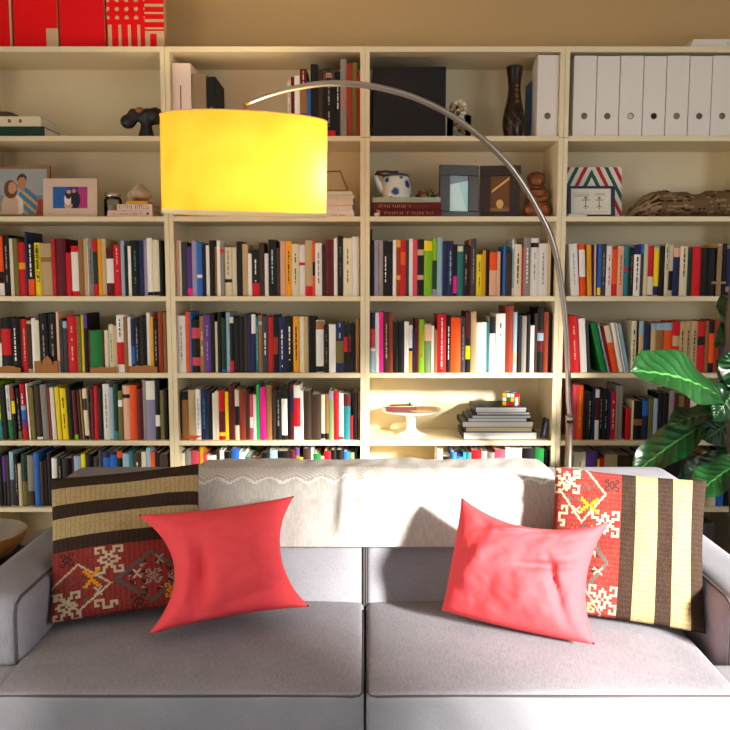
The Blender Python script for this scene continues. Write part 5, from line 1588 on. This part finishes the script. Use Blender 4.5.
bulb_m.node_tree.nodes['Principled BSDF'].inputs['Emission Strength'].default_value = 4
MB().ball((0, 0, 0), (.03, .03, .038)).xf(sm).build('bulb', bulb_m, lamp, smooth=True)

# ------------------------------------------------------------------ plant
plant = thing('fiddle_leaf_fig', 'fiddle leaf fig with large glossy green leaves at the right of the sofa', 'potted plant', (1.36, 2.86, 0))
PB = Vector((1.36, 2.86, 0))
MB().lathe([(0, 0), (.11, 0), (.125, .02), (.15, .26), (.155, .28), (.14, .28), (.13, .25), (0, .245)], 36).build('pot', M['pot'], plant, smooth=True)
MB().lathe([(0, .246), (.132, .246), (.10, .256), (0, .258)], 24).build('soil', plain_cached('2a1e16', .95), plant, smooth=True)
stm = [(0, 0, .25), (.01, -.01, .5), (-.02, -.02, .8), (-.05, -.04, 1.05), (-.07, -.05, 1.3), (-.06, -.06, 1.55)]
MB().tube(stm, [.016, .015, .013, .011, .009, .007], 12).build('stem', M['stem'], plant, smooth=True)
LG1, LG2, LV = lin('103a17'), lin('0c2f11'), lin('3f7838')
def leaf(b, t, wid, nrm, droop=.05, seed=0, cup=.02):
    b = Vector(b); t = Vector(t); ax = t-b; L = ax.length; ax.normalize()
    nrm = Vector(nrm); nrm = (nrm-ax*nrm.dot(ax)).normalized(); sd = ax.cross(nrm)
    nv = 9
    def wv(q): return (max(0, math.sin(PI*min(1, q**.92))) ** .62)*(0.72+.42*q)*(1 if q < .985 else .5)
    def pt(u, v):
        a = 2*u-1; w_ = wv(v)*wid/2
        r_ = .5+.5*math.cos((v*nv-abs(a)*1.5)*2*PI)
        z = droop*4*v*(1-v)+cup*abs(a)**1.5*L*2+.005*r_*(1-abs(a))*(v > .05)+.012*math.sin(v*13+seed+a*2)*abs(a)
        return b+ax*(L*v)+sd*(a*w_)+nrm*z
    def cf(u, v):
        a = abs(2*u-1)
        if a < .035: return LV
        f_ = (v*nv-a*1.5) % 1
        if f_ < .10 and v < .96: return lin('1b4a20')
        return LG1 if f_ < .55 else LG2
    o = MB().grid(pt, 44, 60, cf).build('leaf', M['leaf'], plant, smooth=True)
    o.location = -PB
    for v_ in o.data.vertices: pass
    return o
def petiole(b):
    b = Vector(b)
    q = min(stm, key=lambda p: (Vector(p)+PB-b).length)
    MB().tube([Vector(q), (Vector(q)+b-PB)/2+Vector((0, 0, .01)), b-PB], .0035, 8).build('leaf_stalk', M['stem'], plant, smooth=True)
LEAVES = [((723, 401, 2.72), (629, 371, 2.55), .25, (.05, -.62, .75), .035),
          ((712, 420, 2.92), (634, 474, 2.90), .16, (-.2, -.55, .6), .02),
          ((735, 418, 2.88), (668, 428, 2.84), .15, (.1, -.3, .9), .03),
          ((750, 462, 2.70), (693, 500, 2.62), .15, (-.5, -.5, .7), .03),
          ((735, 452, 2.90), (676, 494, 2.92), .14, (.1, -.6, .5), .02),
          ((755, 470, 2.84), (700, 470, 2.92), .16, (.0, -.6, .6), .02),
          ((742, 372, 2.80), (712, 420, 2.74), .15, (.2, -.8, .3), .02),
          ((760, 400, 2.84), (704, 440, 2.90), .18, (.1, -.8, .4), .02),
          ((742, 386, 2.78), (724, 352, 2.70), .12, (-.5, -.4, .6), .02)]
for k, (bp, tp, w_, n_, dr) in enumerate(LEAVES):
    b = at(*bp); leaf(b, at(*tp), w_, n_, dr, k); petiole(b)
rd = random.Random(21)
for k in range(11):  # further leaves out of view, added to cast shade on the right bookcase
    a = rd.uniform(-.9, 2.6); zb = .75+.075*k; b = PB+Vector((-.05+.05*math.cos(a), -.04+.05*math.sin(a), zb))
    L = rd.uniform(.22, .30); d_ = Vector((abs(math.cos(a))*.9+.15, math.sin(a)*.8-.25, .35)).normalized()
    leaf(b, b+d_*L, rd.uniform(.15, .19), (-.1, -.2, 1), .03, k)

# ------------------------------------------------------------------ side table and bowl at the left
tbx, tby, tbz = -1.37, 2.66, .485
t = thing('side_table', 'small dark side table under the wooden bowl at the left edge', 'side table', (tbx, tby, 0))
MB().lathe([(0, tbz-.025), (.20, tbz-.025), (.205, tbz-.018), (.205, tbz-.005), (.20, tbz), (0, tbz)], 48).build('tabletop', M['wood'], t, smooth=True)
MB().tube([(0, 0, .03), (0, 0, tbz-.025)], .022, 16).build('column', M['wood'], t, smooth=True)
MB().lathe([(0, 0), (.15, 0), (.15, .02), (.03, .035), (0, .035)], 36).build('foot', M['wood'], t, smooth=True)
t = thing('bowl', 'wooden bowl with pale shiny inside behind the left sofa arm', 'bowl', (tbx+.045, tby-.03, tbz+.001))
MB().lathe([(0, 0), (.06, 0), (.11, .03), (.15, .075), (.158, .10), (.154, .103)], 48).build('outer_bowl', plain('bowl_wood', 'a86a24', .4, vary=.3, scale=24), t, smooth=True)
MB().lathe([(.154, .103), (.15, .099), (.105, .04), (.05, .014), (0, .012)], 48).build('inner_lining', M['silver'], t, smooth=True)
def mag(name, loc, rot, w, d, th, c, label):
    o = MB().box(-w/2, w/2, -d/2, d/2, 0, th, lin(c)).box(-w/2+.002, w/2+.001, -d/2+.002, d/2-.002, th*.2, th*.8, lin('d8d0c0')).build(name, M['cover'], loc=loc)
    o.rotation_euler = rot; tag(o, label, 'magazine', 'magazines in and by the wooden bowl')
mag('magazine', (tbx+.035, tby-.03, tbz+.145), (0, R(-14), R(25)), .15, .20, .008, '8a8680', 'grey magazine lying tilted across the wooden bowl')
mag('magazine', (tbx+.18, tby+.15, tbz+.002), (0, 0, R(-30)), .10, .20, .03, '8a8884', 'pale grey magazine lying between bowl and sofa arm')
t = thing('storage_box', 'dark grey felt box in the lowest right bookcase compartment', 'box', (1.2, FRONT+.02, .0855))
MB().box(-.30, .30, 0, .23, 0, .33).build('box_body', M['grey_box'], t, bevel=.01)
MB().tube([(-.05, -.002, .24), (-.045, -.02, .225), (0, -.024, .218), (.045, -.02, .225), (.05, -.002, .24)], .006, 8).build('handle', M['black'], t, smooth=True)

# ------------------------------------------------------------------ light
def lamp_obj(name, kind, energy, col, loc, rot=None, **kw):
    d = bpy.data.lights.new(name, kind); d.energy = energy; d.color = col
    for k, v in kw.items(): setattr(d, k, v)
    o = bpy.data.objects.new(name, d); COL.objects.link(o); o.location = loc
    if rot is not None: o.rotation_euler = rot
    return o
SUN_DIR = Vector((.60, -.75, .305)).normalized()          # towards the sun, low through the right window
lamp_obj('sun', 'SUN', 25.0, (1.0, .95, .86), (4, -4, 3), SUN_DIR.to_track_quat('Z', 'Y').to_euler(), angle=R(8.0))
lamp_obj('window_daylight', 'AREA', 50.0, (.93, .96, 1.0), (RX-.02, (WY0+WY1)/2, (WZ0+WZ1)/2), Vector((1, 0, 0)).to_track_quat('Z', 'Y').to_euler(), shape='RECTANGLE', size=WY1-WY0, size_y=WZ1-WZ0)
lamp_obj('bulb_light', 'POINT', 21.0, (1.0, .82, .46), lamp.location+(sm @ Vector((.19, -.03, -.03))), shadow_soft_size=.03)
w = bpy.data.worlds.new('world'); sc.world = w; w.use_nodes = True
w.node_tree.nodes['Background'].inputs['Color'].default_value = (.90, .95, 1.0, 1)
w.node_tree.nodes['Background'].inputs['Strength'].default_value = .29
sc.cycles.max_bounces = 8; sc.cycles.diffuse_bounces = 4; sc.cycles.sample_clamp_indirect = 4.0
sc.cycles.caustics_reflective = False; sc.cycles.caustics_refractive = False
